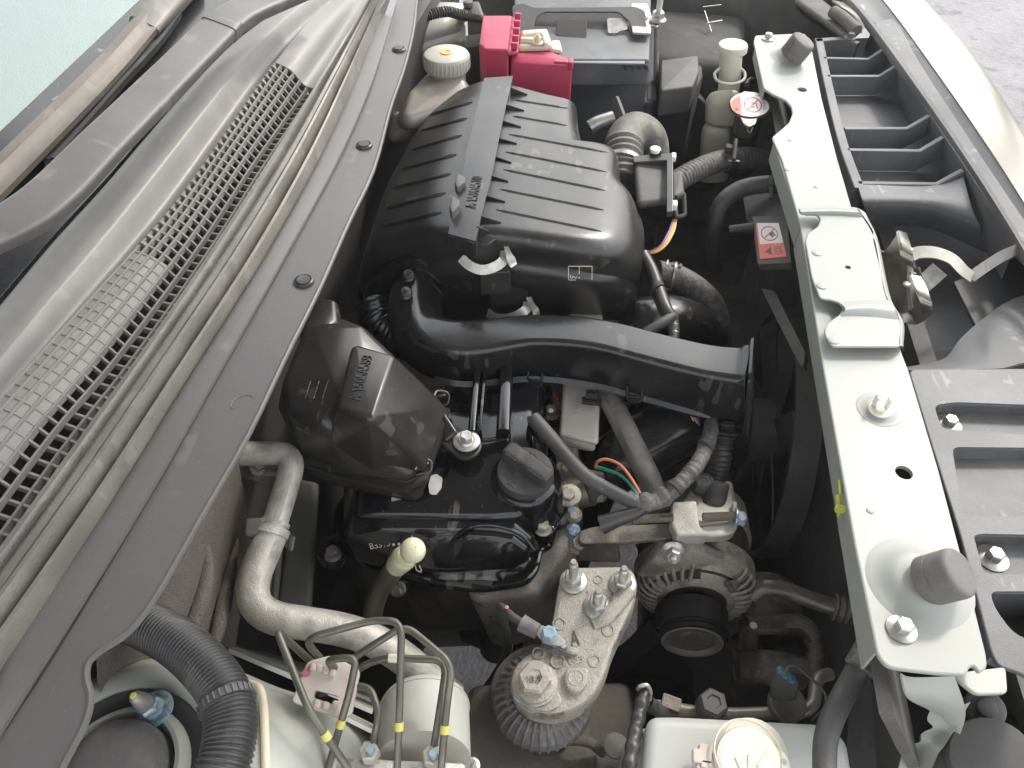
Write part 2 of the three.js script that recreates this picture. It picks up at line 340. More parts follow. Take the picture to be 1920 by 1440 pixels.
const M = {
  airbox: std({ map: dusty([.014, .014, .015], DUST, .09, .25, 101), roughness: .28, bumpMap: grainT, bumpScale: .00010 }),
  duct: std({ map: dusty([.010, .010, .011], DUST, .04, .22, 111), roughness: .2, bumpMap: rescale(grainT, 9), bumpScale: .00003 }),
  resonator: std({ map: dusty([.018, .0165, .0155], DUST, .07, .2, 121), roughness: .27, bumpMap: grainT, bumpScale: .00006 }),
  gloss: std({ map: dusty([.006, .006, .007], DUST, .012, .35, 131, 3), roughness: .09, bumpMap: wavyT, bumpScale: .0001 }),
  blackMatte: std({ map: dusty([.026, .026, .028], DUST, .12, .12, 141), roughness: .75, bumpMap: grainT, bumpScale: .0002 }),
  darkGrey: std({ map: dusty([.055, .055, .058], DUST, .18, .15, 151), roughness: .62, bumpMap: grainT, bumpScale: .0002 }),
  deep: std({ map: dusty([.085, .082, .079], [.2, .185, .165], .4, .15, 471, 5), roughness: .75, bumpMap: castT, bumpScale: .0006 }),  // dust and base tone raised to lift the shaded depths of the bay
  grime: std({ map: dusty([.06, .054, .049], [.19, .165, .14], .35, .2, 161, 5), roughness: .85, bumpMap: castT, bumpScale: .0008 }),
  cowl: std({ map: dusty([.18, .172, .164], [.30, .283, .265], .35, .2, 171, 3), roughness: .40, bumpMap: grainT, bumpScale: .00015 }),
  slot: std({ map: dusty([.18, .171, .162], [.29, .27, .25], .35, .15, 176, 5), roughness: .6, bumpMap: grainT, bumpScale: .0001 }),
  lip: std({ map: dusty([.10, .096, .093], [.25, .235, .22], .09, .22, 181, 2.5), roughness: .36, bumpMap: rescale(grainT, 16), bumpScale: .00012 }),
  seal: std({ map: dusty([.105, .099, .088], [.28, .26, .225], .25, .2, 191, 5), roughness: .22, bumpMap: grainT, bumpScale: .0003 }),
  wiper: std({ map: dusty([.10, .088, .077], [.30, .255, .21], .35, .2, 201, 4), roughness: .5, bumpMap: grainT, bumpScale: .0001 }),
  arm: std({ map: dusty([.095, .09, .086], [.26, .24, .22], .14, .25, 205, 4), roughness: .42, bumpMap: grainT, bumpScale: .0001 }),
  frit: std({ map: dusty([.008, .009, .011], [.3, .3, .3], .05, .5, 207, 4), roughness: .2 }),
  paint: std({ map: mottled([.285, .294, .274], [.31, .319, .297], 211, 4, 2, .3), roughness: .5, clearcoat: .2, clearcoatRoughness: .3, bumpMap: rescale(wavyT, 3), bumpScale: .0002 }),
  apron: std({ map: mottled([.34, .345, .31], [.40, .405, .365], 215, 5, 4, .3), roughness: .5, clearcoat: .3, clearcoatRoughness: .3 }),
  tray: std({ map: dusty([.075, .077, .082], [.28, .275, .27], .2, .4, 221, 3), roughness: .52, bumpMap: grainT, bumpScale: .0002 }),
  bumper: std({ color: new THREE.Color().setRGB(.20, .18, .15), metalness: .1, roughness: .35, clearcoat: .4, clearcoatRoughness: .2, bumpMap: rescale(grainT, 20), bumpScale: .00003 }),
  rubber: std({ map: dusty([.075, .072, .07], [.28, .26, .25], .3, .15, 231, 6), roughness: .7, bumpMap: grainT, bumpScale: .0002 }),
  hose: std({ map: dusty([.035, .035, .037], [.24, .22, .2], .2, .2, 235, 5), roughness: .55, bumpMap: castT, bumpScale: .0003 }),
  greyHose: std({ map: mottled([.10, .095, .088], [.2, .19, .17], 241, 10, 6, .25), roughness: .7, bumpMap: castT, bumpScale: .0003 }),
  tape: std({ map: mottled([.075, .072, .069], [.15, .138, .128], 245, 30, 8, .25), roughness: .6, bumpMap: castT, bumpScale: .001 }),
  conduit: std({ map: dusty([.026, .026, .028], DUST, .1, .2, 247, 5), roughness: .38, bumpMap: grainT, bumpScale: .0001 }),
  cast: std({ map: tex(512, (u, v) => { const d = .75 * sm(.52, .72, fbm(u, v, 7, 5, 251)) * (.35 + .65 * sm(.35, .6, fbm(u, v, 50, 3, 254))); return [.335, .308, .27].map((c, i) => c * (.85 + .3 * vnoise(u, v, 160, 255)) * (1 - d) + [.055, .047, .04][i] * d); }, true, 5), metalness: .35, roughness: .62, bumpMap: castT, bumpScale: .0007 }),
  castMid: std({ map: tex(512, (u, v) => { const d = .55 * sm(.48, .72, fbm(u, v, 8, 5, 461)); return [.47, .43, .38].map((c, i) => c * (.85 + .3 * vnoise(u, v, 140, 465)) * (1 - d) + [.09, .076, .062][i] * d); }, true, 5), metalness: .3, roughness: .58, bumpMap: castT, bumpScale: .0008 }),
  castDark: std({ map: tex(512, (u, v) => { const d = .8 * sm(.4, .65, fbm(u, v, 7, 5, 261)); return [.22, .195, .165].map((c, i) => c * (.8 + .35 * vnoise(u, v, 140, 265)) * (1 - d) + [.06, .05, .042][i] * d); }, true, 5), metalness: .35, roughness: .6, bumpMap: castT, bumpScale: .0009 }),
  alu: std({ map: mottled([.33, .31, .275], [.50, .475, .43], 271, 14, 5, .22), metalness: .25, roughness: .5, bumpMap: castT, bumpScale: .0005 }),
  foil: std({ map: mottled([.47, .435, .385], [.56, .53, .475], 275, 8, 5, .3), metalness: .35, roughness: .5, bumpMap: castT, bumpScale: .0002 }),
  zinc: std({ map: mottled([.36, .355, .33], [.50, .49, .455], 281, 20, 8, .3), metalness: .65, roughness: .36, bumpMap: castT, bumpScale: .0001 }),
  chrome: std({ map: mottled([.26, .24, .20], [.38, .365, .34], 285, 8, 6, .3), metalness: .85, roughness: .36, bumpMap: wavyT, bumpScale: .0006 }),
  steelBlue: std({ map: mottled([.12, .24, .36], [.42, .46, .48], 291, 16, 20, .12), metalness: .4, roughness: .4 }),
  blueMark: std({ color: new THREE.Color().setRGB(.10, .30, .48), roughness: .55 }),
  cyanPaint: std({ color: new THREE.Color().setRGB(.25, .34, .39), roughness: .5 }),
  line: std({ map: mottled([.105, .10, .082], [.17, .163, .137], 301, 8, 6, .25), metalness: .45, roughness: .38, bumpMap: castT, bumpScale: .0001 }),
  stick: std({ map: mottled([.16, .145, .115], [.26, .24, .2], 305, 8, 6, .25), metalness: .5, roughness: .42, bumpMap: castT, bumpScale: .0002 }),
  yellow: std({ color: new THREE.Color().setRGB(.60, .52, .13), roughness: .55 }),
  paleYellow: std({ color: new THREE.Color().setRGB(.68, .65, .46), roughness: .38, clearcoat: .3 }),
  motor: std({ map: mottled([.34, .34, .305], [.40, .40, .36], 311, 6, 4, .3), roughness: .5, bumpMap: grainT, bumpScale: .0001 }),
  absAlu: std({ map: mottled([.42, .40, .36], [.6, .58, .54], 315, 40, 6, .2), metalness: .5, roughness: .5, bumpMap: castT, bumpScale: .0006 }),
  pinkClip: std({ map: mottled([.48, .39, .35], [.55, .48, .43], 321, 10, 8, .3), roughness: .55 }),
  tankWhite: std({ color: new THREE.Color().setRGB(.50, .51, .48), roughness: .42, transmission: .12, thickness: 0, bumpMap: rescale(wavyT, 6), bumpScale: .0004 }),
  capWhite: std({ map: mottled([.62, .585, .49], [.66, .63, .55], 331, 5, 4, .3), roughness: .45, bumpMap: grainT, bumpScale: .0001 }),
  neck: std({ color: new THREE.Color().setRGB(.54, .52, .43), roughness: .4, transmission: .15, thickness: 0 }),
  fluid: std({ map: mottled([.30, .27, .24], [.34, .31, .28], 341, 4, 3, .3), roughness: .38, clearcoat: .2 }),
  reservoirCap: std({ map: mottled([.40, .375, .33], [.46, .435, .385], 345, 10, 6, .3), roughness: .55 }),
  red: std({ map: mottled([.36, .03, .075], [.42, .045, .10], 351, 5, 4, .3), roughness: .5, bumpMap: grainT, bumpScale: .0001 }),
  clear: std({ color: new THREE.Color().setRGB(.70, .66, .52), roughness: .3, transmission: .35, thickness: 0 }),
  battery: std({ map: dusty([.04, .043, .048], [.26, .27, .28], .16, .15, 361), roughness: .5, bumpMap: grainT, bumpScale: .0001 }),
  batteryTop: std({ map: dusty([.12, .135, .155], [.26, .28, .30], .25, .15, 365), roughness: .3 }),
  silverTape: std({ map: mottled([.24, .22, .20], [.36, .345, .325], 371, 9, 10, .2), metalness: .1, roughness: .4 }),
  gold: std({ color: new THREE.Color().setRGB(.55, .36, .08), roughness: .5 }),
  dash: std({ color: new THREE.Color().setRGB(.11, .145, .137), roughness: .7, bumpMap: leatherT, bumpScale: .0011 }),
  glass: std({ color: new THREE.Color().setRGB(.92, .97, .955), roughness: .02, transmission: 1, thickness: 0, ior: 1.5 }),
  insulation: std({ map: tex(512, (u, v) => { const t = .55 * fbm(u, v, 10, 5, 381) + .45 * vnoise(u, v, 230, 382); return [.08 + .07 * t, .068 + .058 * t, .058 + .05 * t]; }, true, 6), roughness: 1, bumpMap: castT, bumpScale: .0015 }),
  greyBracket: std({ map: dusty([.08, .078, .07], [.2, .19, .17], .3, .1, 391), roughness: .6 }),
  winding: std({ map: mottled([.06, .035, .026], [.12, .075, .055], 395, 20, 10, .25), roughness: .6, metalness: .3, bumpMap: castT, bumpScale: .0005 }),
  belt: std({ color: new THREE.Color().setRGB(.018, .018, .019), roughness: .55 }),
  pulley: std({ map: mottled([.30, .28, .255], [.38, .36, .33], 401, 10, 8, .3), metalness: .3, roughness: .5 }),
  cream: std({ color: new THREE.Color().setRGB(.70, .62, .44), roughness: .6 }),
  lime: std({ color: new THREE.Color().setRGB(.52, .58, .08), roughness: .5 }),
  wireOrange: std({ color: new THREE.Color().setRGB(.55, .17, .08), roughness: .45 }),
  wireGreen: std({ color: new THREE.Color().setRGB(.03, .27, .18), roughness: .45 }),
  wireYellow: std({ color: new THREE.Color().setRGB(.70, .50, .05), roughness: .45 }),
  wirePurple: std({ color: new THREE.Color().setRGB(.16, .07, .16), roughness: .45 }),
  wirePink: std({ color: new THREE.Color().setRGB(.55, .30, .32), roughness: .45 }),
  pinkDot: std({ color: new THREE.Color().setRGB(.45, .14, .20), roughness: .5 }),
  print: std({ color: new THREE.Color().setRGB(.62, .58, .42), roughness: .6 }),
  white: std({ color: new THREE.Color().setRGB(.80, .80, .78), roughness: .5 }),
  teal: std({ color: new THREE.Color().setRGB(.03, .12, .14), roughness: .4 }),
  rust: std({ map: mottled([.10, .045, .022], [.24, .12, .06], 481, 30, 10, .25), roughness: .9, bumpMap: castT, bumpScale: .001 }),
  roofSheet: std({ color: new THREE.Color().setRGB(.40, .385, .36), roughness: .7 }),
  pavement: std({ map: tex(1024, (u, v) => { const t = .45 * fbm(u, v, 8, 5, 411) + .35 * fbm(u, v, 60, 3, 413) + .2 * vnoise(u, v, 400, 412); const j = .62 + .8 * t - .25 * sm(.6, .7, fbm(u, v, 24, 4, 415)); return [.205 * j, .195 * j, .20 * j]; }, true, .7), roughness: .9, bumpMap: rescale(castT, 1.2), bumpScale: .006 }),
};
// ------------------------------------------------------------------ ground
{
  const g = new THREE.PlaneGeometry(120, 120, 1, 1).rotateX(-Math.PI / 2);
  const m = part(scene, 'pavement', g, M.pavement); m.userData = { kind: 'structure' };
}
// ------------------------------------------------------------------ windscreen, wipers, cowl
const GN = V(.5, .866, 0), glassPl = plane(V(-.47, .985, 0), GN);
const liftPl = (pl, d) => plane(pl.p.clone().addScaledVector(pl.n, d), pl.n);
{
  const t = thing('windscreen', 'greenish windscreen glass with a dark printed band along its lower edge', 'windscreen');
  const q = [V(-.474, 0, .5), V(-.474, 0, -1.7), V(-1.1, 0, -1.7), V(-1.1, 0, .5)].map(p => { p.y = glassPl.p.y - (p.x - glassPl.p.x) * GN.x / GN.y; return p; });
  part(t, 'pane', plate(q, glassPl, .0045, { r: .001 }), M.glass);
  part(t, 'dark_band', plate([[-140, 378], [-60, 302], [0, 246], [130, 124], [262, -1], [330, -66], [560, -70], [500, 14], [425, 84], [345, 166], [196, 338], [96, 446], [-4, 562], [-120, 710]], liftPl(glassPl, .0012), .001, { r: .002, bevel: .0003 }), M.frit);
}
{
  const t = thing('dashboard', 'pale green grained dashboard top seen through the windscreen', 'dashboard');
  part(t, 'panel', sheet([[V(-.52, .93, .3), V(-.52, .93, -1.6)], [V(-.7, .955, .3), V(-.7, .955, -1.6)], [V(-.95, .965, .3), V(-.95, .965, -1.6)], [V(-1.25, .9, .3), V(-1.25, .9, -1.6)]], { nu: 4, nv: 14, t: .02 }), M.dash);
}
{
  const t = thing('windscreen_wiper', 'tan dusty wiper blade lying on the windscreen nearest the pale dashboard', 'wiper');
  const pl = liftPl(glassPl, .022), a = (x, y) => on(x, y, pl);
  const L = spline([a(-120, 455), a(20, 316), a(140, 196), a(215, 118), a(283, 38)], 24);
  part(t, 'spoiler', profile(L, [[-.0135, 0], [-.012, .005], [-.004, .0075], [.004, .0045], [.011, .006], [.0125, 0]], GN), M.wiper);
  part(t, 'rubber_lip', profile(L, [[-.002, -.018], [.002, -.018], [.003, .0], [-.003, .0]], GN), M.rubber);
  part(t, 'connector_cap', loft([{ p: a(270, 50), w: .03, h: .012, e: 4, up: GN }, { p: a(300, 16), w: .034, h: .02, e: 4, up: GN }, { p: a(370, -60), w: .034, h: .022, e: 4, up: GN }], 10, 24), M.arm);
}
{
  const t = thing('windscreen_wiper', 'broad dark grey wiper arm running across the front of the windscreen', 'wiper');
  const pl = plane(P(250, 250, 1.03), V(.32, .95, 0).normalize()), a = (x, y) => on(x, y, pl), n = pl.n;
  part(t, 'channel', loft([{ p: a(-110, 480), w: .026, h: .012 }, { p: a(-30, 446), w: .031, h: .013 }, { p: a(70, 390), w: .035, h: .014 }, { p: a(200, 264), w: .035, h: .014 }, { p: a(330, 135), w: .035, h: .014 }, { p: a(414, 52), w: .036, h: .015 }].map(s => ({ ...s, e: 5, up: n })), 40, 36), M.arm);
  part(t, 'knuckle', loft([{ p: a(410, 56), w: .037, h: .017 }, { p: a(422, 44), w: .037, h: .019 }].map(s => ({ ...s, e: 6, up: n })), 4, 32), M.arm);
  part(t, 'pivot_head', loft([{ p: a(420, 46), w: .036, h: .014 }, { p: a(450, 26), w: .034, h: .015 }, { p: a(520, -4), w: .032, h: .016 }, { p: a(600, -40), w: .034, h: .02 }].map(s => ({ ...s, e: 5, up: n })), 16, 32), M.arm);
  {
    const pl2 = liftPl(glassPl, .012), b = (x, y) => on(x, y, pl2);
    const L = spline([b(90, 306), b(160, 228), b(215, 165), b(290, 84), b(330, 30)], 16);
    const bl = part(t, 'blade', profile(L, [[-.006, 0], [-.005, .004], [.001, .005], [.002, .009], [.005, .009], [.006, 0]], GN), M.blackMatte, { label: 'thin black blade behind the arm' });
    part(bl, 'rubber_lip', profile(L, [[-.0015, -.009], [.0015, -.009], [.003, .0], [-.003, .0]], GN), M.rubber);
  }
}
const Lc = {   // lines along the cowl, near to far, on planes of constant depth
  rear: [[-140, 735], [0, 574], [100, 455], [200, 345], [300, 228], [350, 172], [430, 88], [520, 20], [610, -40]].map(q => PX(q[0], q[1], -.468)),
  ridge: [[-140, 835], [0, 674], [100, 556], [200, 440], [285, 335], [390, 200], [470, 100], [530, 40], [600, -15]].map(q => PX(q[0], q[1], -.432)),
  top: [[-140, 900], [0, 745], [100, 636], [200, 526], [330, 380], [430, 240], [514, 120], [580, 40], [640, -15]].map(q => PX(q[0], q[1], -.405)),
  low: [[-140, 1130], [0, 940], [100, 806], [200, 690], [300, 560], [385, 442], [470, 312], [558, 188], [680, 10]].map(q => PX(q[0], q[1], -.372)),
  mesh: [[-140, 1240], [0, 1050], [100, 910], [200, 770], [300, 628], [400, 478], [500, 322], [588, 180], [700, 0]].map(q => PX(q[0], q[1], -.345)),
};
function lineAt(L, z) {                                              // point of a cowl line at a given distance along the car
  for (let i = 0; i + 1 < L.length; i++) if (L[i].z >= z && L[i + 1].z <= z) return L[i].clone().lerp(L[i + 1], (z - L[i].z) / (L[i + 1].z - L[i].z));
  return z > L[0].z ? L[0].clone().setZ(z) : L[L.length - 1].clone().setZ(z);
}
const smoothLine = L => { const c = new THREE.CatmullRomCurve3(L, false, 'centripetal').getSpacedPoints(60); return c; };
for (const k in Lc) Lc[k] = smoothLine(Lc[k]);
const zs = (a, b, n) => [...Array(n + 1).keys()].map(i => a + (b - a) * i / n);
{
  const t = thing('cowl_cover', 'dusty grey cowl cover with a grid of air slots below the windscreen', 'cowl cover');
  const Z = zs(-.1, -1.12, 34), rows = Z.map(z => {
    const a = lineAt(Lc.rear, z), b = lineAt(Lc.ridge, z), c = lineAt(Lc.top, z);
    const valley = b.clone().lerp(c, .45); valley.y -= .014;
    return [a.clone().add(V(-.03, -.035, 0)), a, a.clone().lerp(b, .5).add(V(0, .004, 0)), b.clone().add(V(0, .002, 0)), b.clone().lerp(c, .12).add(V(0, -.001, 0)), valley, c.clone().add(V(0, -.0006, 0))];
  });
  part(t, 'panel', sheet(rows, { nu: 30, nv: 60, t: .004 }), M.cowl, { crease: .9 });
  // far end: the closed shoulder beside the slots
  const zf = zs(-.822, -1.12, 12).map(z => { const c = lineAt(Lc.top, z), d = lineAt(Lc.low, z), e = lineAt(Lc.mesh, z); return [c, c.clone().lerp(d, .5).add(V(0, .006, 0)), d, e.clone().add(V(.004, -.012, 0))]; });
  part(t, 'shoulder', sheet(zf, { nu: 14, nv: 20, t: .004 }), M.cowl, { crease: .9 });
  const zEnd = -.82, zClosed = -.475, rail = f => z => lineAt(Lc.top, z).lerp(lineAt(Lc.low, z), f).add(V(0, .012 * Math.sin(Math.PI * f) * .5, 0));
  const F = [0, .2, .4, .6, .8, 1];
  for (const f of F) part(t, 'rail', profile(zs(-.1, zEnd, 40).map(rail(f)), [[-.0009, -.005], [.0009, -.005], [.0009, 0], [0, .0004], [-.0011, 0]]), M.slot);
  // blind cells of the near half
  part(t, 'blind_panel', sheet(zs(-.1, zClosed, 24).map(z => [0, .2, .4, .6, .8].map(f => rail(f)(z).add(V(0, -.0016, 0)))), { nu: 8, nv: 24, t: .003 }), M.slot);
  for (let z = -.105, i = 0; z > zEnd; z -= .0112, i++) {
    const c = F.map((f, k) => rail(f)(z + .004 * f)), g = [];
    const line = spline(c, 8);
    g.push(profile(line, [[-.0008, -.005], [.0008, -.005], [.0008, -.0005], [-.0008, -.0005]]));
    if (z < zClosed) { const h0 = c[0], h1 = c[1]; g.push(profile(spline([h0.clone().add(V(-.004, -.006, 0)), h0.clone().add(V(0, .0018, 0)), h0.clone().lerp(h1, .5).add(V(0, .002, 0)), h1.clone().add(V(.001, -.005, 0))], 8), [[-.0015, -.003], [.0015, -.003], [.0015, 0], [-.0015, 0]])); }
    part(t, 'cross_bar', g, M.slot);
  }
  const low = f => z => lineAt(Lc.low, z).lerp(lineAt(Lc.mesh, z), f).add(V(0, -.004 - .012 * f, 0));
  for (const f of [.3, .65, 1]) part(t, 'rail', profile(zs(-.1, -.83, 30).map(low(f)), [[-.001, -.006], [.001, -.006], [.001, 0], [-.001, 0]]), M.slot);
  for (let z = -.105; z > -.83; z -= .0112) part(t, 'cross_bar', profile([low(0)(z), low(.5)(z), low(1.05)(z)], [[-.0009, -.006], [.0009, -.006], [.0009, -.0004], [-.0009, -.0004]]), M.slot);
  part(t, 'plenum', sheet(zs(-.05, -1.0, 6).map(z => [V(-.47, .94, z), V(-.44, .80, z), V(-.35, .80, z), V(-.335, .925, z)]), { nu: 6, nv: 6, t: .003 }), M.blackMatte);
}
{
  const t = thing('hood_seal', 'long ribbed rubber hood seal between the cowl slots and the dark cowl lip', 'seal');
  const A = Lc.mesh, Bp = smoothLine([[-140, 1440, .945], [0, 1237, .947], [190, 960, .944], [350, 708, .942], [495, 480, .942], [590, 306, .945], [655, 160, .95], [715, 10, .95], [760, -120, .95]].map(q => P(...q)));
  const mk = pr => skin(zs(-.08, -1.12, 60).map(z => { const a = lineAt(A, z), b = lineAt(Bp, z); return pr.map(([f, d]) => a.clone().lerp(b, f).setY((a.y * (1 - f) + b.y * f) + d)); }));
  part(t, 'bead', mk([[0, -.02], [-.01, -.002], [.03, .007], [.1, .0115], [.18, .011], [.26, .007], [.31, .001], [.31, -.02]]), M.seal);
  part(t, 'bead', mk([[.32, -.02], [.32, .002], [.36, .009], [.42, .0135], [.5, .0155], [.58, .0145], [.60, .012], [.62, .0145], [.67, .0135], [.72, .009], [.75, .001], [.75, -.02]]), M.seal);
  part(t, 'bead', mk([[.77, -.02], [.77, -.002], [.80, .004], [.85, .0075], [.9, .0065], [.94, .002], [.96, -.006], [.96, -.02]]), M.seal);
}
{
  const t = thing('cowl_lip', 'smooth dark grey cowl lip panel with three round push clips along the engine', 'cowl panel');
  const e0 = [[-60, 1520], [0, 1237], [190, 960], [350, 708], [495, 480], [590, 306], [655, 160], [715, 10], [750, -90]].map(q => P(q[0], q[1], .94));
  const e1 = [[-90, 1540], [0, 1390], [267, 960], [410, 710], [540, 480], [640, 295], [698, 160], [747, 0], [775, -90]].map(q => P(q[0], q[1], .932));
  const c = [e0, e1].map(smoothLine);
  part(t, 'flange', sheet(zs(-.07, -1.05, 40).map(z => { const a = lineAt(c[0], z), b = lineAt(c[1], z); return [a.clone().add(V(-.008, -.012, 0)), a.clone().lerp(b, .1), a.clone().lerp(b, .55).add(V(0, .003, 0)), a.clone().lerp(b, .85).add(V(0, .004, 0)), b.clone().add(V(0, .0045, 0))]; }), { nu: 14, nv: 50, t: .003 }), M.lip, { crease: .8 });
  const edge = [[-120, 1520], [0, 1386], [267, 958], [410, 708], [540, 478], [640, 293], [698, 158], [746, 0], [772, -90], [800, -90], [784, 0], [777, 60], [757, 138], [735, 200], [702, 320], [655, 420], [602, 540], [540, 665], [470, 812], [380, 970], [282, 1140], [240, 1190], [190, 1224], [170, 1245], [167, 1275], [174, 1306], [166, 1350], [118, 1445], [80, 1530]];
  const smoothEdge = new THREE.CatmullRomCurve3(edge.slice(8).map(q => P(q[0], q[1], .93)), false, 'centripetal').getPoints(70);
  const lipPl = plane(V(-.26, .931, -.5), V(.04, 1, 0));
  part(t, 'lip_panel', plate([...smoothLine(edge.slice(0, 9).map(q => P(q[0], q[1], .93))), ...smoothEdge].map(p => V(p.x, lipPl.p.y - (p.x - lipPl.p.x) * .04, p.z)), lipPl, .0035, { r: .0005, bevel: .0012 }), M.lip);
  part(t, 'rolled_edge', sweep(smoothEdge.slice(2).map(p => V(p.x - .0015, lipPl.p.y - (p.x - lipPl.p.x) * .04 - .001, p.z)), .0022, 8), M.lip);
  for (const [x, y] of [[748, 91], [683, 271], [570, 526]]) {
    const p = on(x, y + 3, lipPl), c = part(t, 'push_clip', lathe([[0, -.002], [.0088, -.002], [.0092, .0002], [.0086, .0022], [.0072, .003], [.0068, .0014], [.0062, .0014], [.0062, .003], [.0058, .0036], [0, .0038]], p), M.conduit);
    void c;
  }
  const up = (x, y) => on(x, y, liftPl(lipPl, .0006));
  part(t, 'scratch', [tube([up(437, 752), up(452, 742), up(470, 740), up(476, 745)], .00025, { n: 10, m: 5 }), tube([up(437, 752), up(433, 762), up(440, 766)], .00025, { n: 8, m: 5 })], M.cowl);
}
// ------------------------------------------------------------------ radiator support beam, latch, grille cover, bumper
const BH = .85;
{
  const t = thing('radiator_support', 'pale painted steel cross beam over the radiator with two rubber stops', 'beam');
  const out = [[1413, 78], [1416, 66], [1508, 62], [1516, 72], [1524, 100], [1552, 240], [1580, 330], [1612, 440], [1664, 590], [1706, 700], [1760, 880], [1808, 1060], [1850, 1228], [1852, 1252], [1836, 1262], [1826, 1248], [1818, 1252], [1812, 1266], [1760, 1264], [1690, 1256], [1662, 1250], [1645, 1228], [1602, 1020], [1545, 700], [1500, 420], [1466, 300], [1447, 257], [1463, 244], [1479, 230], [1486, 213], [1484, 200], [1474, 188], [1448, 176], [1432, 165], [1424, 130]];
  part(t, 'beam', plate(out, BH, .004, { bevel: .0015, r: .006, holes: [{ c: [1504, 168], r: .0085 }, { c: [1695, 886], r: .0085 }], seg: 16 }), M.paint);
  // downward flanges
  const fl = (a, b, off, d) => { const A = P(a[0], a[1], BH), B = P(b[0], b[1], BH); const e = V(off, 0, 0); return profile([A.add(e), B.add(e)], [[-.001, -d], [.001, -d], [.001, -.003], [-.001, -.003]]); };
  for (const f of [fl([1502, 420], [1644, 1215], .002, .035), fl([1415, 85], [1432, 163], .002, .02), fl([1450, 262], [1500, 420], .002, .03)]) part(t, 'flange', f, M.paint);
  for (const f of [fl([1524, 105], [1612, 440], -.003, .025), fl([1700, 690], [1848, 1225], -.003, .025)]) part(t, 'flange', f, M.paint);
  // pressed cones under the stops, and a shallow one under the clip
  const cone = (px, py, r, h) => lathe([[r * 1.05, -.0006], [r, .0002], [r * .9, h * .07], [r * .76, h * .28], [r * .64, h * .64], [r * .56, h * .88], [r * .47, h], [0, h]], P(px, py, BH), UP, 40);
  part(t, 'pressed_dome', cone(1722, 1092, .037, .010), M.paint, { crease: 1.2 });
  part(t, 'pressed_dome', cone(1483, 106, .032, .012), M.paint, { crease: 1.2 });
  part(t, 'pressed_dome', cone(1649, 768, .020, .003), M.paint, { crease: 1.2 });
  const stop = (p, ax, r, h) => {
    const s = part(t, 'rubber_stop', lathe([[0, 0], [r * .97, 0], [r, .001], [r, h * .34], [r * .97, h * .36], [r * .97, h * .38], [r, h * .4], [r, h * .8], [r * .985, h * .88], [r * .95, h * .94], [r * .88, h * .98], [r * .76, h], [r * .4, h * 1.01], [0, h * 1.01]], p, ax, 56), M.rubber);
    return s;
  };
  stop(P(1738, 1090, BH + .008), V(.62, 1, .12), .0178, .027);
  stop(P(1484, 105, BH + .009), V(.45, 1, .1), .0195, .029);
  part(t, 'bolt', bolt(P(1690, 1180, BH + .0005), .0062, { fl: 1.7 }), M.zinc);
  part(t, 'bolt', bolt(P(1440, 73, BH + .0005), .0062, { fl: 1.6 }), M.zinc);
  for (const [x, y] of [[1482, 263], [1477, 318], [1530, 350], [1632, 957]]) part(t, 'spot_weld', puck(.0032, .0006, P(x, y, BH), UP, .0003, 20), M.paint);
  // white plastic clip
  const c = P(1648, 770, BH + .003), cl = part(t, 'plastic_clip', [puck(.0095, .002, c), box(c.clone().add(V(-.001, .002, .002)), .008, .004, .006), box(c.clone().add(V(-.0045, .002, -.004)), .0025, .012, .006), box(c.clone().add(V(.006, .002, -.003)), .0025, .011, .006)], M.capWhite, { label: 'small white plastic clip in the beam' });
  void cl;
  // folded bracket below the near end
  part(t, 'bracket', sheet([[[1750, 1322, .80], [1780, 1330, .80], [1820, 1316, .81]], [[1742, 1348, .775], [1768, 1352, .775], [1806, 1340, .79]], [[1752, 1362, .765], [1772, 1364, .765], [1796, 1360, .78]], [[1728, 1376, .75], [1756, 1372, .75], [1784, 1378, .765]], [[1726, 1390, .745], [1744, 1390, .745], [1770, 1400, .755]], [[1700, 1400, .735], [1722, 1396, .735], [1760, 1412, .745]], [[1682, 1450, .725], [1700, 1450, .725], [1740, 1460, .735]]], { nu: 10, nv: 36, t: .003 }), M.apron, { crease: .9 });
  part(t, 'bracket', [sheet([[[1690, 1262, .838], [1700, 1268, .838], [1790, 1268, .838]], [[1700, 1300, .825], [1740, 1310, .82], [1810, 1330, .81]], [[1750, 1330, .79], [1770, 1350, .77], [1800, 1380, .76]]], { nu: 10, nv: 12, t: .003 }), plate([[1780, 1262], [1886, 1250], [1890, 1300], [1830, 1302]], .832, .004)], M.apron);
}
